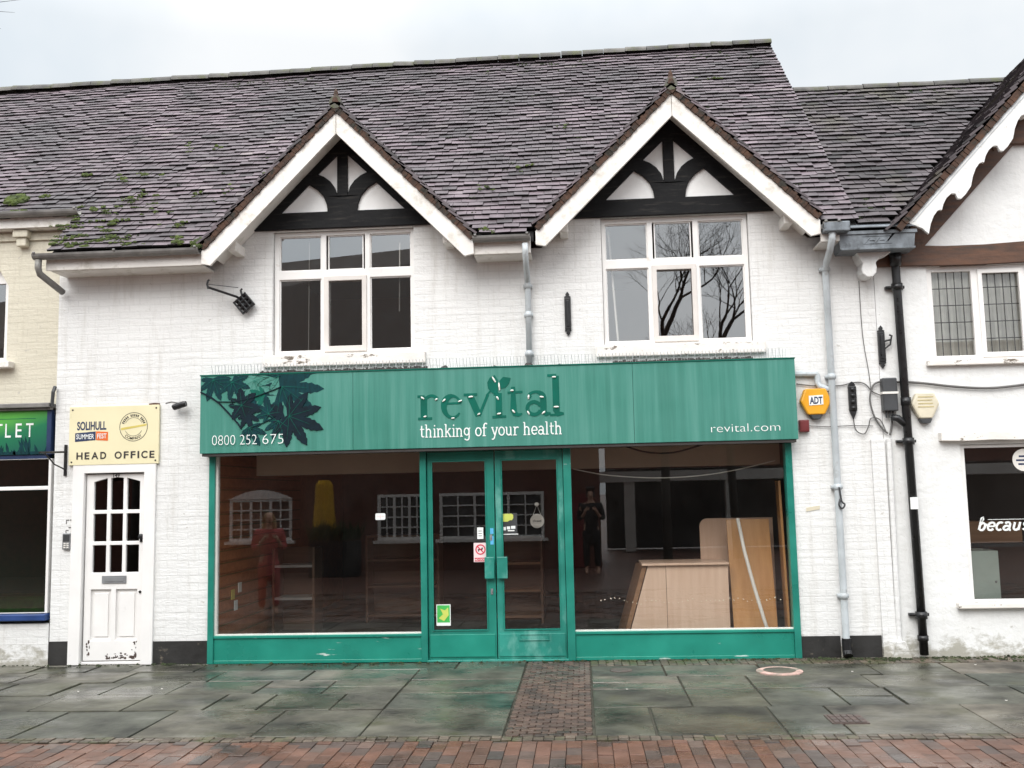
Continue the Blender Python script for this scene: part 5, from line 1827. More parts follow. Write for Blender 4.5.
# alarm boxes
def hexa(cx, cz, w_, h_, top=0.55, bot=0.45):
    return [(cx - w_ * 0.28, cz - h_ / 2), (cx + w_ * 0.28, cz - h_ / 2), (cx + w_ / 2, cz + h_ * 0.02), (cx + w_ * 0.34, cz + h_ / 2), (cx - w_ * 0.34, cz + h_ / 2), (cx - w_ / 2, cz + h_ * 0.02)]
t_ = thing('alarm_box', 'amber hexagonal burglar alarm box beside the end of the green sign', 'alarm', (2.437, 0, 2.60))
t = MB()
t.plate(hexa(2.437, 2.605, 0.32, 0.27), [], -0.085, 0.0)
t.build('housing', 'yellow', t_, bev=0.018)
t = MB()
t.plate([(2.37, 2.475), (2.504, 2.475), (2.478, 2.425), (2.396, 2.425)], [], -0.075, 0.0)
t.build('strobe', 'dark_grey', t_, bev=0.008)
t = MB()
t.plate([(2.365, 2.565), (2.51, 2.572), (2.51, 2.672), (2.365, 2.665)], [], -0.089, -0.08)
t.build('badge', 'white_print', t_)
t = MB()
t.text('ADT', 2.372, 2.583, 0.10, -0.091, width=0.130, thin=0.003)
t.build('lettering', 'navy', t_)
t_ = thing('alarm_box', 'cream hexagonal alarm box right of the black downpipe', 'alarm', (3.545, 0, 2.54))
t = MB()
t.plate([(3.475, 2.40), (3.61, 2.40), (3.69, 2.55), (3.64, 2.665), (3.455, 2.665), (3.40, 2.55)], [], -0.075, 0.0)
t.build('housing', 'cream_plastic', t_, bev=0.02)
t = MB()
t.plate([(3.475, 2.40), (3.61, 2.40), (3.585, 2.352), (3.50, 2.352)], [], -0.068, 0.0)
t.build('strobe', 'dark_grey', t_, bev=0.008)
t = MB()
for k in range(4):
    t.box(3.465 + 0.006 * (k % 2), 3.625 - 0.006 * (k % 3), -0.0775, -0.072, 2.515 + k * 0.034, 2.527 + k * 0.034)
t.build('worn_print', 'parcel_tan', t_)
t_ = thing('junction_box', 'small dark red box beneath the amber alarm', 'box', (2.31, 0, 2.36))
t = MB()
t.box(2.262, 2.362, -0.06, 0.0, 2.295, 2.42)
t.build('housing', 'red', t_, bev=0.006)
t = MB()
t.box(2.27, 2.354, -0.064, -0.058, 2.305, 2.41)
t.build('cover', 'red', t_, bev=0.004)
t_ = thing('junction_box', 'tall dark grey cable box with a pale strap beside the black downpipe', 'box', (3.185, 0, 2.66))
t = MB()
t.box(3.115, 3.265, -0.10, 0.0, 2.485, 2.83)
t.build('housing', 'dark_grey', t_, bev=0.012)
t = MB()
t.box(3.109, 3.271, -0.106, 0.0, 2.662, 2.685)
t.build('strap', 'off_white', t_)
t = MB()
for k in range(3):
    t.tube([(3.15 + 0.035 * k, -0.05, 2.49), (3.15 + 0.03 * k, -0.05, 2.42)], 0.010, 8)
t.build('gland', 'dark_grey', t_)
# plastic overflow pipe by the sign end
t = MB()
t.tube([(2.16, -0.03, 2.905), (2.47, -0.04, 2.90), (2.475, -0.04, 2.885), (2.475, -0.04, 2.80), (2.49, -0.05, 2.765), (2.58, -0.05, 2.73)], 0.030, 10)
single(t, 'waste_pipe', 'grey_pipe', 'short grey waste pipe elbow between the green sign and the grey downpipe', 'pipe', (2.35, -0.03, 2.9))
# cables
def cable(pts, r_, label, mat='cable'):
    # gentle sag through a few points
    P = []
    for i in range(len(pts) - 1):
        p0, p1 = Vector(pts[i]), Vector(pts[i + 1])
        pm, pn = Vector(pts[max(i - 1, 0)]), Vector(pts[min(i + 2, len(pts) - 1)])
        for k in range(6):
            t_ = k / 6
            P.append(0.5 * ((2 * p0) + (p1 - pm) * t_ + (2 * pm - 5 * p0 + 4 * p1 - pn) * t_ ** 2 + (3 * p0 - pm - 3 * p1 + pn) * t_ ** 3))
    P.append(Vector(pts[-1]))
    t = MB()
    t.tube(P, r_, 6)
    return single(t, 'cable', mat, label, 'cable', P[0], smooth=True)
cable([(3.27, -0.03, 2.79), (3.50, -0.03, 2.775), (3.9, -0.03, 2.72), (4.25, -0.03, 2.70), (4.7, -0.03, 2.735), (5.4, -0.03, 2.76)], 0.013, 'thick grey cable sagging across the white wall under the leaded window')
cable([(2.26, -0.02, 2.80), (2.45, -0.02, 2.775), (2.7, -0.02, 2.77), (2.86, -0.02, 2.80), (2.96, -0.02, 2.78), (3.03, -0.02, 2.70), (3.10, -0.03, 2.66)], 0.006, 'thin dark cable running from the green sign past the grey downpipe')
cable([(3.12, -0.03, 2.80), (3.04, -0.03, 2.76), (3.0, -0.03, 2.62), (3.03, -0.03, 2.45), (3.10, -0.03, 2.32), (3.16, -0.03, 2.26)], 0.010, 'black cable looping down the left side of the dark grey cable box')
cable([(2.82, -0.03, 2.41), (2.84, -0.03, 2.30), (2.92, -0.03, 2.26), (2.97, -0.03, 2.34), (3.0, -0.03, 2.42), (3.09, -0.03, 2.40), (3.15, -0.03, 2.26)], 0.006, 'thin cable hanging in a loop below the short black iron plate')
cable([(3.21, -0.04, 2.42), (3.20, -0.03, 2.32), (3.18, -0.03, 2.24)], 0.011, 'black cable dropping from the dark grey box into the white conduit')
cable([(2.36, -0.02, 2.36), (2.55, -0.02, 2.345), (2.8, -0.02, 2.35), (3.02, -0.02, 2.34)], 0.004, 'thin grey cable from the dark red box across the white wall')
cable([(2.965, -0.01, 3.87), (2.97, -0.01, 3.3), (3.01, -0.01, 2.9), (3.02, -0.01, 2.72)], 0.004, 'thin wire dropping from the console bracket under the lead hopper')
cable([(2.62, -0.12, 1.60), (2.60, -0.13, 1.54), (2.63, -0.12, 1.50), (2.66, -0.12, 1.54), (2.63, -0.12, 1.58), (2.615, -0.12, 1.72)], 0.010, 'knotted tie wrapped round the grey downpipe', 'dark_grey')
t = MB()
t.plate([(2.295, 1.475), (2.435, 1.495), (2.435, 1.535), (2.30, 1.515)], [], -0.006, 0.0)
single(t, 'sticker', 'cream_plastic', 'small weathered brown label on the white wall left of the grey downpipe', 'label', (2.36, 0, 1.5))

# ================================================================== ON THE GLASS
gy = 0.018
t_ = thing('door_notice', 'white no dogs notice with a red ring on the left green door', 'notice', (-1.075, gy, 1.12))
t = MB()
t.plate(rect(-1.165, -1.022, 1.015, 1.215), [], gy, gy + 0.003)
t.build('card', 'pink', t_)
t = MB()
t.ribbon(A(-1.093, 1.145, 0.048, 0.048, 0, 360, 28), 0.012, gy - 0.002, gy)
t.ribbon([(-1.127, 1.179), (-1.059, 1.111)], 0.010, gy - 0.0024, gy)
t.plate(rect(-1.155, -1.032, 1.022, 1.060), [], gy - 0.0015, gy)
t.build('red_print', 'red_print', t_)
t = MB()
t.plate([(-1.122, 1.142), (-1.112, 1.118), (-1.106, 1.138), (-1.084, 1.138), (-1.080, 1.118), (-1.074, 1.142), (-1.066, 1.158), (-1.076, 1.168), (-1.086, 1.152), (-1.114, 1.152)], [], gy - 0.0010, gy)
t.build('dog_print', 'charcoal', t_)
t = MB()
t.text('NO DOGS', -1.0935, 1.031, 0.028, gy - 0.003, align='CENTER', thin=0.0006)
t.build('lettering', 'white_print', t_)
t_ = thing('door_notice', 'narrow plain white card above the no dogs notice', 'notice', (-1.09, gy, 1.31))
t = MB()
t.plate(rect(-1.125, -1.06, 1.255, 1.375), [], gy, gy + 0.003)
t.build('card', 'white_print', t_)
t = MB()
for z in (1.285, 1.31, 1.335):
    t.box(-1.112, -1.075, gy - 0.001, gy, z, z + 0.006)
t.build('line_print', 'cable', t_)
t_ = thing('door_notice', 'square green leaf notice low on the left green door', 'notice', (-1.49, gy, 0.47))
t = MB()
t.plate(rect(-1.57, -1.42, 0.362, 0.582), [], gy, gy + 0.003)
t.build('card', 'white_print', t_)
t = MB()
t.plate(rect(-1.562, -1.428, 0.395, 0.573), [], gy - 0.001, gy)
t.build('green_print', 'leaf_green', t_)
t = MB()
t.plate([(-1.545, 0.44), (-1.49, 0.41), (-1.44, 0.47), (-1.445, 0.55), (-1.48, 0.52), (-1.53, 0.54), (-1.50, 0.48)], [], gy - 0.002, gy)
t.build('leaf_print', 'lime', t_)
t_ = thing('door_notice', 'dark window poster with a lime panel on the right green door', 'notice', (-0.76, gy, 1.41))
t = MB()
t.plate(rect(-0.853, -0.70, 1.295, 1.52), [], gy, gy + 0.003)
t.build('card', 'dark_grey', t_)
t = MB()
t.plate([(-0.85, 1.43), (-0.80, 1.43), (-0.775, 1.445), (-0.755, 1.445), (-0.74, 1.465), (-0.74, 1.50), (-0.76, 1.513), (-0.85, 1.513)], [], gy - 0.001, gy)
t.build('lime_print', 'lime', t_)
t = MB()
for (a, c, z0, z1) in ((-0.845, -0.82, 1.34, 1.375), (-0.81, -0.775, 1.35, 1.38), (-0.765, -0.72, 1.355, 1.385), (-0.80, -0.73, 1.33, 1.342), (-0.853, -0.69, 1.295, 1.303)):
    t.box(a, c, gy - 0.001, gy, z0, z1)
t.build('white_print', 'white_print', t_)
t_ = thing('hanging_sign', 'round white closed sign hanging behind the right green door', 'hanging sign', (-0.49, 0.05, 1.46))
t = MB()
t.lathe((-0.49, 0.065, 1.43), (0, -1, 0), [(0, .073), (.006, .075), (.010, .073)], 32)
t.build('disc', 'off_white', t_)
t = MB()
t.text('closed', -0.49, 1.42, 0.036, 0.0535, align='CENTER', thin=0.0004)
t.build('lettering', 'charcoal', t_)
t = MB()
t.tube([(-0.53, 0.06, 1.495), (-0.49, 0.055, 1.60), (-0.45, 0.06, 1.495)], 0.003, 6)
t.lathe((-0.49, 0.055, 1.605), (0, -1, 0), [(0, .02), (.012, .022), (.02, .008)], 14)
t.build('string', 'off_white', t_)
t = MB()
t.plate([(-2.205, 1.475), (-2.115, 1.475), (-2.105, 1.485), (-2.105, 1.535), (-2.115, 1.545), (-2.205, 1.545), (-2.212, 1.535), (-2.212, 1.485)], [], 0.020, 0.026)
st = single(t, 'sticker', 'white_print', 'small white square sticker in the left shop window', 'sticker', (-2.16, 0.02, 1.51))
t = MB()
t.box(-2.163, -2.155, 0.0185, 0.021, 1.485, 1.535)
t.box(-2.20, -2.118, 0.0183, 0.021, 1.507, 1.513)
t.build('cross_print', 'pink', st)
t = MB()
for (z, h) in ((1.335, 0.03), (1.24, 0.045)):
    t.plate(rect(-0.985, -0.95, z - h, z + h), [], -0.004, 0.0)
single(t, 'sticker', 'blue_print', 'pale blue worn stickers above the handle between the green doors', 'sticker', (-0.967, -0.002, 1.28))
# writing and sticker on the right-hand shop window
t = MB()
stroke_text(t, 'because', 4.015, 1.245, 0.082, 0.60, 0.021, 0.050, 0.004, shear=0.32, noserif=True)
t.box(4.13, 5.0, 0.050, 0.054, 1.352, 1.357)
single(t, 'window_lettering', 'white_print', 'white script lettering on the glass of the right-hand shop window', 'lettering', (4.25, 0.05, 1.25))
t_ = thing('sticker', 'round white sticker near the top of the right-hand shop window', 'sticker', (4.525, 0.05, 1.96))
t = MB()
t.lathe((4.535, 0.056, 1.955), (0, -1, 0), [(0, .115), (.004, .115)], 36)
t.build('disc', 'off_white', t_)
t = MB()
for k, (a, c) in enumerate(((-.05, .06), (-.08, .08), (-.06, .05))):
    t.box(4.535 + a, 4.535 + c, 0.0500, 0.0515, 1.985 - k * 0.04, 2.003 - k * 0.04)
t.build('line_print', 'navy', t_)

# ================================================================== INSIDE THE SHOPS
# abandoned counter
t_ = thing('shop_counter', 'pale beech shop counter with sloping end left inside the right shop window', 'counter', (1.0, 0.6, 0.045))
t = MB()
t.plate([(0.43, 0.047), (0.88, 0.047), (0.88, 0.905), (0.69, 0.905)], [], 0.60, 0.62)
t.plate([(0.884, 0.047), (1.555, 0.047), (1.555, 0.905), (0.884, 0.905)], [], 0.60, 0.62)
t.build('front_panel', 'beech', t_, bev=0.002)
t = MB()
P = [(0.42, 0.605, 0.047), (0.68, 0.605, 0.905), (0.635, 1.15, 0.905), (0.375, 1.15, 0.047)]
P2 = [(p[0] - 0.05, p[1], p[2]) for p in P]
t.add(P + P2, [(0, 1, 2, 3), (4, 7, 6, 5), (0, 4, 5, 1), (1, 5, 6, 2), (2, 6, 7, 3), (3, 7, 4, 0)])
t.build('end_panel', 'beech_dark', t_, bev=0.004)
t = MB()
t.box(0.62, 1.565, 0.56, 1.2, 0.907, 0.93)
t.build('worktop', 'beech', t_, bev=0.003)
t_ = thing('counter_screen', 'tall pale board with a rounded corner behind the shop counter', 'board', (1.7, 1.2, 0.045))
t = MB()
arc = [(1.335 + 0.09 * (1 - math.cos(R(90 - k * 15))), 1.39 - 0.09 * (1 - math.sin(R(90 - k * 15)))) for k in range(6, -1, -1)]
t.plate([(1.335, 0.047), (2.17, 0.047), (2.17, 1.39)] + arc[::-1], [], 1.2, 1.225)
t.build('panel', 'beech', t_)
t = MB()
t.box(1.36, 2.15, 1.226, 1.5, 0.047, 0.09)
t.build('base', 'beech_dark', t_)
t = MB()
t.frame_box((1.60, 0.62, 0.05), (1, 0, 0), (0, 0.20, 0.98), (0, 0.98, -0.20), 0.47, 1.36, 0.03)
single(t, 'wood_board', 'orange_wood', 'orange brown wooden board leaning in the right shop window', 'board', (1.85, 0.62, 0.05), bev=0.002)
t = MB()
t.frame_box((2.115, 0.30, 0.05), (0.12, 0.99, 0), (0.0, 0.10, 1.0), (0.99, -0.12, 0), 0.5, 1.75, 0.025)
single(t, 'wood_board', 'orange_wood', 'tall narrow wooden board against the right end of the shop window', 'board', (2.13, 0.4, 0.05), bev=0.002)
t = MB()
t.tube([(1.955, 0.33, 0.05), (1.88, 0.40, 0.35), (1.80, 0.47, 0.70), (1.735, 0.56, 1.05), (1.69, 0.64, 1.40)], 0.020, 10)
single(t, 'curtain_pole', 'off_white', 'long white pole leaning on the boards in the right shop window', 'pole', (1.96, 0.33, 0.05), smooth=True)
# shelf units
def shelf_unit(x0, x1, y, zt, zs_, label, mat='shelf_brown', smat='shelf_pale'):
    r0 = thing('shelf_unit', label, 'shelf unit', ((x0 + x1) / 2, y, 0.045))
    t = MB()
    t.box(x0, x0 + 0.03, y, y + 0.4, 0.047, zt)
    t.box(x1 - 0.03, x1, y, y + 0.4, 0.047, zt)
    t.build('side_panel', mat, r0)
    t = MB()
    t.box(x0 + 0.03, x1 - 0.03, y + 0.38, y + 0.4, 0.047, zt)
    t.build('back_panel', mat, r0)
    for z in zs_:
        t = MB()
        t.box(x0 + 0.032, x1 - 0.032, y + 0.002, y + 0.378, z, z + 0.03)
        t.build('shelf', smat, r0)
    return r0
shelf_unit(-3.92, -3.38, 1.9, 1.1, (0.46, 0.86), 'brown shelf unit with pale shelves at the left of the shop floor')
shelf_unit(-2.95, -1.95, 2.9, 1.2, (0.12, 0.50, 0.85, 1.17), 'low brown shelf unit deeper in the shop behind the left window', smat='shelf_brown')
shelf_unit(-1.25, -0.55, 2.6, 1.15, (0.12, 0.45, 0.80), 'low brown shelf unit seen through the green doors', smat='beech_dark')
t = MB()
for k, (y, z, mm) in enumerate(((0.62, 0.60, 0), (0.85, 0.66, 1), (0.72, 0.47, 2))):
    t = MB()
    t.box(-3.992, -3.982, y, y + 0.10, z, z + 0.11)
    single(t, 'price_card', ('gold', 'off_white', 'white_print')[k], ('small yellow card on the brown slatted wall inside the left window', 'white card further back on the brown slatted wall inside the left window', 'lowest white card on the brown slatted wall inside the left window')[k], 'card', (-3.985, y + .05, z + .05))
cable([(-0.1, 0.5, 1.98), (0.3, 0.5, 1.90), (0.9, 0.5, 1.86), (1.5, 0.5, 1.90), (2.1, 0.5, 2.02)], 0.006, 'pale cable sagging across the top of the right shop window', 'off_white')
cable([(0.45, 0.35, 2.22), (0.7, 0.35, 2.14), (1.0, 0.35, 2.13), (1.35, 0.35, 2.22)], 0.010, 'black cable loop hanging at the top of the right shop window', 'black_iron')
# marks on the glass where a strip was pulled off
t = MB()
for i in range(40):
    x = 0.15 + i * 0.047 + q.uniform(-.01, .01)
    if x > 2.05:
        break
    z = 0.585 + (0.04 * math.sin(i * 0.5) if i < 10 else 0.015 * math.sin(i * 0.7)) + q.uniform(-.012, .012)
    t.tube([(x, 0.024, z), (x + q.uniform(.004, .014), 0.024, z + q.uniform(-.012, .012))], q.uniform(0.0025, 0.005), 5)
gs = single(t, 'glue_spots', 'cream_plastic', 'broken line of dried glue spots across the right shop window', 'glue spots', (1.0, 0.024, 0.6))
gs['kind'] = 'stuff'
# contents of the right shop
t_ = thing('cabinet', 'pale green white cupboard inside the right-hand shop window', 'cupboard', (4.2, 0.4, 0.04))
t = MB()
t.box(4.0, 4.33, 0.36, 0.8, 0.042, 1.02)
t.build('carcass', 'pale_green', t_, bev=0.004)
t = MB()
t.lathe((4.285, 0.36, 0.70), (0, -1, 0), [(0, .008), (.014, .012), (.02, .006)], 10)
t.build('knob', 'grey_steel', t_)
t_ = thing('display_table', 'dark table with a pale display box inside the right-hand shop window', 'table', (4.8, 1.2, 0.04))
t = MB()
t.box(4.10, 5.8, 0.95, 1.6, 1.02, 1.06)
t.build('tabletop', 'dark_grey', t_)
for x in (4.45, 5.7):
    for y in (1.0, 1.55):
        t = MB()
        t.box(x - 0.03, x + 0.03, y - 0.03, y + 0.03, 0.042, 1.02)
        t.build('leg', 'dark_grey', t_)
t = MB()
t.box(4.15, 4.9, 1.1, 1.5, 1.06, 1.30)
t.build('display_box', 'beech_dark', t_, bev=0.004)

# ================================================================== COVERS IN THE PAVEMENT
t_ = thing('manhole_cover', 'round pink-rimmed cover set in the wet slabs near the grey downpipe', 'manhole cover', (1.80, -0.80, 0.006))
t = MB()
t.lathe((1.80, -0.79, -0.01), (0, 0, 1), [(0, .215), (.022, .215), (.026, .205)], 40)
t.build('ring', 'pink_stone', t_)
t = MB()
t.lathe((1.80, -0.79, -0.005), (0, 0, 1), [(0, .15), (.023, .15), (.025, .14)], 36)
t.build('lid', 'slab', t_)
t_ = thing('drain_cover', 'rectangular rusty iron cover set in the wet slabs at the right', 'drain cover', (1.905, -2.79, 0.004))
t = MB()
t.box(1.77, 2.04, -2.93, -2.65, -0.01, 0.008)
t.build('frame', 'rust_cover', t_, bev=0.003)
t = MB()
for i in range(5):
    for j in range(3):
        t.box(1.79 + i * 0.048, 1.83 + i * 0.048, -2.915 + j * 0.088, -2.84 + j * 0.088, 0.008, 0.013)
t.build('lid', 'rust_cover', t_, bev=0.002)
t = MB()
t.lathe((0.32, -0.62, -0.012), (0, 0, 1), [(0, .11), (.016, .11), (.018, .10)], 28)
single(t, 'valve_cover', 'rust_cover', 'small dark round cover beside the brick path under the shop window', 'cover', (0.32, -0.62, 0))
t = MB()
for i in range(9):
    x, y = q.uniform(-5, 4), q.uniform(-3.1, -0.5)
    if -0.65 < x < 0.08:
        continue
    t.add([(x, y, 0.009), (x + 0.014, y + 0.005, 0.012), (x + 0.01, y + 0.015, 0.009), (x - 0.005, y + 0.01, 0.012), (x, y, 0.005), (x + 0.014, y + 0.005, 0.007), (x + 0.01, y + 0.015, 0.005), (x - 0.005, y + 0.01, 0.007)], [(0, 1, 2, 3), (4, 7, 6, 5), (0, 4, 5, 1), (1, 5, 6, 2), (2, 6, 7, 3), (3, 7, 4, 0)])
o = t.build('litter', 'off_white')
o['kind'] = 'stuff'
o['label'] = 'tiny pale scraps scattered over the wet slabs'
o['category'] = 'litter'
# weeds and moss in the joint between wall and paving
t = MB()
for i in range(520):
    x = q.uniform(2.2, 5.2) if q.random() < 0.6 else q.uniform(-6.4, 2.2)
    y = -abs(q.gauss(0, 0.05)) - 0.02
    if x > 2.2:
        y *= 2.2
    s_ = q.uniform(0.006, 0.018)
    if -4.0 < x < 2.1:
        y -= 0.05
    moss(t, (x, y, 0.002), (1, 0, 0), (0, 1, 0), (0, 0, 1), 0.03, 0.015, s_, 3, q)
o = t.build('moss', 'moss_dark')
o['kind'] = 'stuff'
o['label'] = 'dark moss growing along the foot of the shop walls'
o['category'] = 'moss'

# ================================================================== ACROSS THE STREET (seen in the glass)
OB = thing('brick_building', 'red brick building with white casement windows reflected in the left shop window', 'building', (-5, -13, 0))
t = MB()
ow = [(-8.45, -6.95, 0.74, 1.72), (-4.86, -3.72, 0.70, 1.76), (-3.38, -0.93, 0.70, 1.76)]
t.plate(rect(-20, 0.4, -0.03, 5.0), [rect(*r_) for r_ in ow], -13.0, -13.3)
t.build('wall', 'opp_brick', OB)
t = MB()
P = [(-20.3, -12.6, 4.85), (0.7, -12.6, 4.85), (0.7, -16.2, 8.95), (-20.3, -16.2, 7.4)]
t.add(P + [(p[0], p[1], p[2] - 0.12) for p in P], [(0, 1, 2, 3), (4, 7, 6, 5), (0, 4, 5, 1), (1, 5, 6, 2), (2, 6, 7, 3), (3, 7, 4, 0)])
t.build('roof', 'brown_slate', OB)
t = MB()
t.box(-20, 0.4, -16.2, -16.0, 0, 7.2)
t.build('rear_wall', 'opp_brick', OB)
for i, (x0, x1, z0, z1) in enumerate(ow):
    t = MB()
    n = 3 if i else 3
    holes = []
    for k in range(n):
        a = x0 + 0.06 + k * (x1 - x0 - 0.06) / n
        c = a + (x1 - x0 - 0.06) / n - 0.06
        for jx in range(2):
            for jz in range(4):
                ww = (c - a - 0.03) / 2
                hh = (z1 - z0 - 0.12 - 0.09) / 4
                holes.append(rect(a + jx * (ww + 0.03), a + jx * (ww + 0.03) + ww, z0 + 0.06 + jz * (hh + 0.03), z0 + 0.06 + jz * (hh + 0.03) + hh))
    t.plate(rect(x0 - 0.01, x1 + 0.01, z0 - 0.01, z1 + 0.01), holes, -12.98, -13.06)
    wn = t.build('window', 'pvc', OB)
    t = MB()
    t.quad((x0, -13.03, z0), (x1, -13.03, z0), (x1, -13.03, z1), (x0, -13.03, z1))
    t.build('pane', 'dark_grey', wn)
    t = MB()
    t.box(x0 - 0.1, x1 + 0.1, -12.99, -12.86, z0 - 0.08, z0 - 0.01)
    t.build('sill', 'pvc', wn)
    if i == 0:
        t = MB()
        t.plate([(x0 - 0.05, z1)] + [(x0 - 0.05 + (x1 - x0 + 0.1) * k / 10, z1 + 0.22 * math.sin(PI * k / 10)) for k in range(1, 10)] + [(x1 + 0.05, z1)], [], -12.96, -13.02)
        t.build('arched_head', 'pvc', wn)
t = MB()
t.box(-0.55, 0.1, -13.0, -12.95, 0, 1.7)
t.build('door', 'red', OB)
MBd = thing('modern_building', 'long two storey building with a white canopy reflected in the right shop window', 'building', (8, -20, 0))
t = MB()
t.plate(rect(0.7, 18, 2.4, 6.0), [rect(3.2 + k * 2.4, 4.6 + k * 2.4, 3.5, 4.7) for k in range(6)], -20.0, -20.3)
t.build('wall', 'opp_brick', MBd)
t = MB()
t.box(0.7, 18, -24, -20.31, 5.7, 6.0)
t.build('roof', 'dark_under', MBd)
t = MB()
t.box(0.5, 18, -20.2, -18.6, 2.0, 2.3)
t.build('canopy', 'concrete_white', MBd)
for k in range(6):
    t = MB()
    t.box(1.2 + k * 2.9, 1.5 + k * 2.9, -18.95, -18.65, 0, 2.0)
    t.build('column', 'concrete_white', MBd)
    t = MB()
    t.plate(rect(3.2 + k * 2.4, 4.6 + k * 2.4, 3.5, 4.7), [rect(3.28 + k * 2.4, 3.86 + k * 2.4, 3.58, 4.62), rect(3.94 + k * 2.4, 4.52 + k * 2.4, 3.58, 4.62)], -19.98, -20.06)
    wn = t.build('window', 'pvc', MBd)
    t = MB()
    t.quad((3.2 + k * 2.4, -20.04, 3.5), (4.6 + k * 2.4, -20.04, 3.5), (4.6 + k * 2.4, -20.04, 4.7), (3.2 + k * 2.4, -20.04, 4.7))
    t.build('pane', 'dark_grey', wn)
t = MB()
t.box(0.7, 18, -20.4, -20.35, 0, 2.4)
t.build('shop_window', 'dark_grey', MBd)

# bare trees
def tree(name, x, y, h, seed, label, spread=0.55, levels=5, first=None):
    q = random.Random(seed)
    r0 = thing(name, label, 'tree', (x, y, 0))
    tr, cw_ = MB(), MB()
    def grow(p, d, L_, r_, lev):
        pts, rs = [p.copy()], [r_]
        n = 4
        for i in range(n):
            jt = 0.02 if lev == levels else 0.13
            d = (d + Vector((q.gauss(0, jt), q.gauss(0, jt), q.gauss(0.02, .06)))).normalized()
            p = p + d * L_ / n
            pts.append(p.copy())
            rs.append(r_ * (1 - 0.3 * (i + 1) / n))
        (tr if lev == levels else cw_).tube(pts, rs, 8 if lev > 4 else (5 if lev > 2 else 3), cap=False)
        if lev == 0:
            return
        kids = 3 if lev > 1 else 4
        for k in range(kids):
            base = pts[-1] if k < 2 else pts[q.choice((2, 3))]
            nd_ = (d + Vector((q.gauss(0, spread), q.gauss(0, spread), q.gauss(0.12, spread * 0.6)))).normalized()
            grow(base, nd_, (first if first and lev == levels else L_) * q.uniform(0.62, 0.88), rs[-1] * (0.82 if k == 0 else 0.66), lev - 1)
    grow(Vector((x, y, -0.03)), Vector((0, 0, 1)), h, 0.12, levels)
    tr.build('trunk', 'bark', r0, smooth=True)
    cw_.build('crown', 'bark', r0, smooth=True)
    return r0
tree('bare_tree', 2.05, -14.5, 5.6, 4, 'bare winter tree reflected in the right upstairs window', 0.5, 7, 1.35)
tree('bare_tree', 3.9, -15.5, 5.4, 12, 'slimmer bare tree behind the main one reflected at the right of the upstairs window', 0.45, 6, 1.3)
# twigs of a street tree that reach into the top left corner
t_ = thing('bare_tree', 'bare street tree whose twigs reach into the top left corner', 'tree', (-6.4, -3.4, 0))
t = MB()
t.tube([(-6.4, -3.4, -0.03), (-6.36, -3.4, 1.5), (-6.3, -3.35, 3.2), (-6.2, -3.3, 4.6), (-6.1, -3.2, 5.6)], [.15, .125, .11, .09, .06], 10)
t.build('trunk', 'bark', t_, smooth=True)
t = MB()
q9 = random.Random(8)
def twig(p, d, L_, r_, lev):
    pts, rs = [p], [r_]
    for i in range(4):
        d = (d + Vector((q9.gauss(0, .1), q9.gauss(0, .1), q9.gauss(0, .1)))).normalized()
        p = p + d * L_ / 4
        pts.append(p)
        rs.append(r_ * (1 - .2 * (i + 1)))
    t.tube(pts, rs, 5, cap=False)
    if lev:
        for k in range(3):
            b_ = pts[2 + k]
            twig(b_, (d + Vector((q9.gauss(0, .5), q9.gauss(0, .5), q9.gauss(0, .5)))).normalized(), L_ * .6, rs[-1] * .8, lev - 1)
for s_ in ((-6.1, -3.2, 5.6, 0.3, 0.2, 0.9), (-6.2, -3.3, 4.6, -0.7, -0.2, .7), (-6.15, -3.25, 5.2, 0.1, .6, .8), (-6.1, -3.2, 5.6, -.3, -.1, 1), (-6.25, -3.35, 4.0, -.6, .5, .5)):
    twig(Vector(s_[:3]), Vector(s_[3:]).normalized(), 1.2, 0.03, 2)
t.tube([(-6.1, -3.2, 5.55), (-5.6, -3.1, 5.80), (-5.1, -3.0, 5.84), (-4.75, -3.0, 5.87), (-4.5, -3.0, 5.885)], [.03, .018, .007, .0025, .001], 6)
t.tube([(-4.95, -3.0, 5.85), (-4.72, -2.98, 5.80), (-4.60, -2.97, 5.79)], [.003, .002, .001], 5)
t.tube([(-4.80, -3.0, 5.865), (-4.66, -3.02, 5.90), (-4.56, -3.02, 5.93)], [.003, .002, .001], 5)
t.tube([(-5.0, -3.0, 5.845), (-4.80, -2.96, 5.68), (-4.72, -2.96, 5.66)], [.003, .002, .001], 5)
t.build('crown', 'bark', t_, smooth=True)

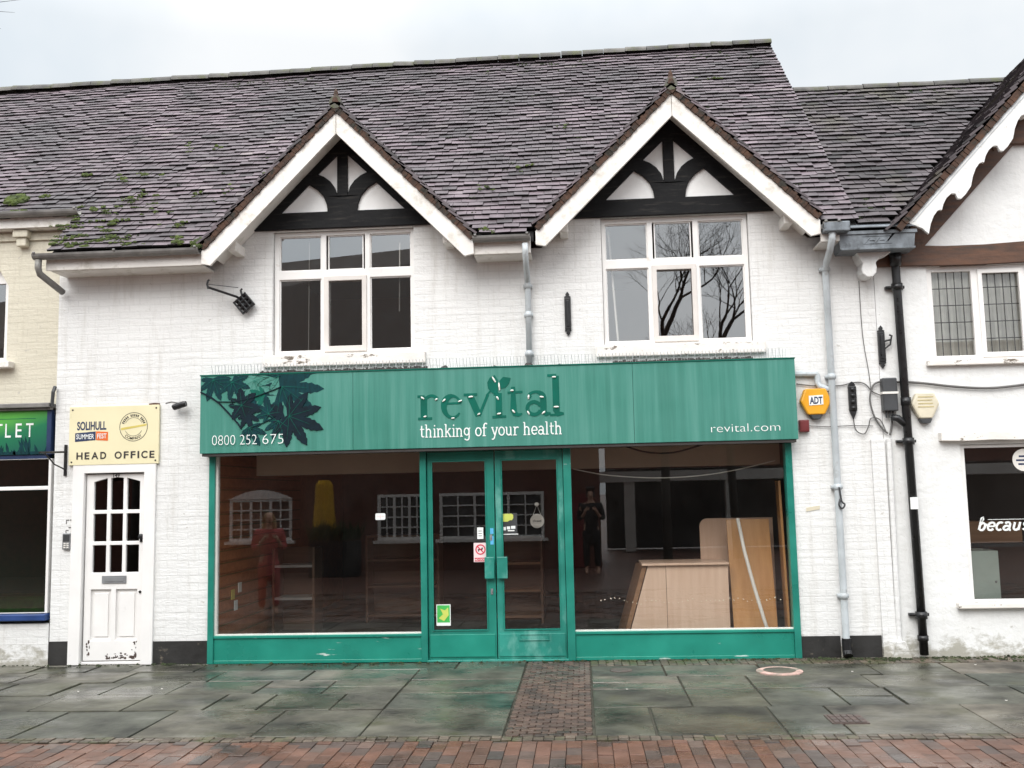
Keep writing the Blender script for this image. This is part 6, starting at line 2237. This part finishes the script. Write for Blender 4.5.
# people whose reflections stand in the shop windows
def skin(name, verts, edges, mat, parent, levels=1, root=0):
    me = bpy.data.meshes.new(name)
    me.from_pydata([v[:3] for v in verts], edges, [])
    o_ = bpy.data.objects.new(name, me)
    C.objects.link(o_)
    me.materials.append(M[mat])
    md = o_.modifiers.new('skin', 'SKIN')
    md.use_smooth_shade = True
    for i, v in enumerate(verts):
        r_ = v[3]
        me.skin_vertices[0].data[i].radius = (r_, v[4] if len(v) > 4 else r_)
        me.skin_vertices[0].data[i].use_root = (i == root)
    sb = o_.modifiers.new('sub', 'SUBSURF')
    sb.levels = sb.render_levels = levels
    parent_to(o_, parent)
    return o_
def chain(verts, edges, pts, start=None):
    k = start
    for p in pts:
        verts.append(p)
        if k is not None:
            edges.append((k, len(verts) - 1))
        k = len(verts) - 1
    return k
def person(x, y, H, face, coat, trouser, hair, label, long_hair):
    r0 = thing('person', label, 'person', (x, y, -0.004))
    s_ = H / 1.7
    def T(p):
        c_, n_ = math.cos(face), math.sin(face)
        return (x + (p[0] * c_ - p[1] * n_) * s_, y + (p[0] * n_ + p[1] * c_) * s_, p[2] * s_) + tuple(r_ * s_ for r_ in p[3:])
    V, E_ = [], []
    pel = chain(V, E_, [T((0, 0, .93, .13, .10))])
    nk = chain(V, E_, [T((0, 0, 1.12, .12, .09)), T((0, 0, 1.32, .14, .09)), T((0, .0, 1.43, .06)), T((0, .01, 1.49, .05)), T((0, .02, 1.56, .075)), T((0, .02, 1.64, .075)), T((0, .015, 1.69, .045))], pel)
    chain(V, E_, [T((0, .105, 1.575, .012))], nk - 2)
    for sx in (-1, 1):
        chain(V, E_, [T((sx * .10, 0, .86, .085)), T((sx * .11, .02, .48, .055)), T((sx * .115, -.01, .09, .038)), T((sx * .12, .10, .03, .035)), T((sx * .12, .16, .025, .025))], pel)
        el = chain(V, E_, [T((sx * .19, 0, 1.37, .055)), T((sx * .25, -.02, 1.10, .04)), T((sx * .17, .20, 1.16, .032)), T((sx * .10, .30, 1.28, .026))], nk - 5)
        for f_, dz in enumerate((-.02, -.007, .006, .019)):
            chain(V, E_, [T((sx * .075, .335, 1.30 + dz, .010)), T((sx * .05, .36, 1.315 + dz, .008)), T((sx * .025, .35, 1.32 + dz, .007))], el)
        chain(V, E_, [T((sx * .095, .30, 1.33, .010)), T((sx * .07, .32, 1.36, .008))], el)
    skin('body', V, E_, 'skin', r0)
    V, E_ = [], []
    pel = chain(V, E_, [T((0, 0, .52, .20, .16)), T((0, 0, .80, .185, .15))])
    nk = chain(V, E_, [T((0, 0, .98, .16, .125)), T((0, 0, 1.15, .15, .12)), T((0, 0, 1.33, .165, .12)), T((0, 0, 1.42, .09))], pel)
    for sx in (-1, 1):
        chain(V, E_, [T((sx * .19, 0, 1.37, .075)), T((sx * .25, -.02, 1.10, .06)), T((sx * .175, .19, 1.155, .05))], nk - 1)
    skin('coat', V, E_, coat, r0)
    V, E_ = [], []
    pel = chain(V, E_, [T((0, 0, .90, .14, .11))])
    for sx in (-1, 1):
        chain(V, E_, [T((sx * .10, 0, .82, .10)), T((sx * .11, .02, .48, .075)), T((sx * .115, -.01, .12, .06))], pel)
    skin('trousers', V, E_, trouser, r0)
    V, E_ = [], []
    k = chain(V, E_, [T((0, -.02, 1.66, .09)), T((0, -.01, 1.71, .06))])
    chain(V, E_, [T((0, -.06, 1.58, .085))] + ([T((0, -.07, 1.45, .09)), T((0, -.07, 1.34, .06))] if long_hair else []), 0)
    if long_hair:
        for sx in (-1, 1):
            chain(V, E_, [T((sx * .065, -.02, 1.60, .045)), T((sx * .085, -.02, 1.50, .045)), T((sx * .09, -.01, 1.40, .035))], 0)
    skin('hair', V, E_, hair, r0)
    t = MB()
    for sx in (-1, 1):
        t.lathe(T((sx * .03, .088, 1.60))[:3], (0, 0, 1), [(-.006, .001), (-.003, .006), (.003, .006), (.006, .001)], 8)
    t.build('eyes', 'charcoal', r0)
    return r0
person(-4.74, -4.3, 1.52, -PI / 2 + 1.2, 'coat_red', 'coat_red', 'hair_fair', 'woman in red clothes with fair hair reflected in the left shop window', True)
person(0.16, -11.1, 1.78, 0.0, 'cloth_black', 'cloth_black', 'hair_dark', 'person in black clothes reflected beside the green door frame', False)
# closed yellow parasol in a dark planter
t_ = thing('parasol', 'closed yellow parasol reflected in the left shop window', 'parasol', (-5.9, -12, 0))
t = MB()
t.tube([(-5.9, -12, -0.03), (-5.9, -12, 2.2)], 0.025, 8)
t.build('pole', 'dark_grey', t_)
t = MB()
n = 16
prof = [(2.12, .12), (2.02, .20), (1.6, .22), (1.1, .27), (.8, .24)]
vs, fs = [], []
for z, r_ in prof:
    for k in range(n):
        a = 2 * PI * k / n
        rr = r_ * (1.0 if k % 2 else 0.72)
        vs.append((-5.9 + math.cos(a) * rr, -12 + math.sin(a) * rr, z))
for i in range(len(prof) - 1):
    for k in range(n):
        fs.append((i * n + k, i * n + (k + 1) % n, (i + 1) * n + (k + 1) % n, (i + 1) * n + k))
fs.append(tuple(range(n)))
t.add(vs, fs)
t.build('canopy', 'parasol', t_)
t_ = thing('planter', 'dark planter of leafy plants beside the parasol', 'planter', (-5.5, -11.6, 0))
t = MB()
t.plate(rect(-6.1, -5.0, -0.03, 0.75), [], -11.4, -11.8)
t.build('box', 'cloth_black', t_, bev=0.01)
t = MB()
for i in range(220):
    p = Vector((q.uniform(-6.1, -5.0), q.uniform(-11.85, -11.35), .75))
    d = Vector((q.gauss(0, .4), q.gauss(0, .4), 1)).normalized()
    L_ = q.uniform(.2, .55)
    s2 = d.orthogonal().normalized() * .03
    t.add([p, p + d * L_ * .5 + s2, p + d * L_, p + d * L_ * .5 - s2], [(0, 1, 2, 3)])
t.build('foliage', 'plant_leaf', t_)

# ------------------------------------------------------------------ repeats share a group
GROUPS = {'cable': 'cables on the walls and in the windows', 'door_notice': 'notices on the green doors', 'tie_plate': 'iron plates on the white wall', 'alarm_box': 'alarm boxes on the wall',
          'junction_box': 'boxes by the downpipes', 'price_card': 'cards on the slatted wall', 'wood_board': 'boards in the right shop window', 'shelf_unit': 'shelf units in the empty shop',
          'bare_tree': 'bare winter trees', 'sticker': 'stickers on walls and windows', 'spike_strip': 'dark strips under the upstairs sills', 'person': 'people reflected in the glass', 'shop_sign': 'shop signs'}
for o in C.objects:
    if o.parent is None and 'category' in o.keys():
        k = o.name.split('.')[0]
        if k in GROUPS:
            o['group'] = GROUPS[k]
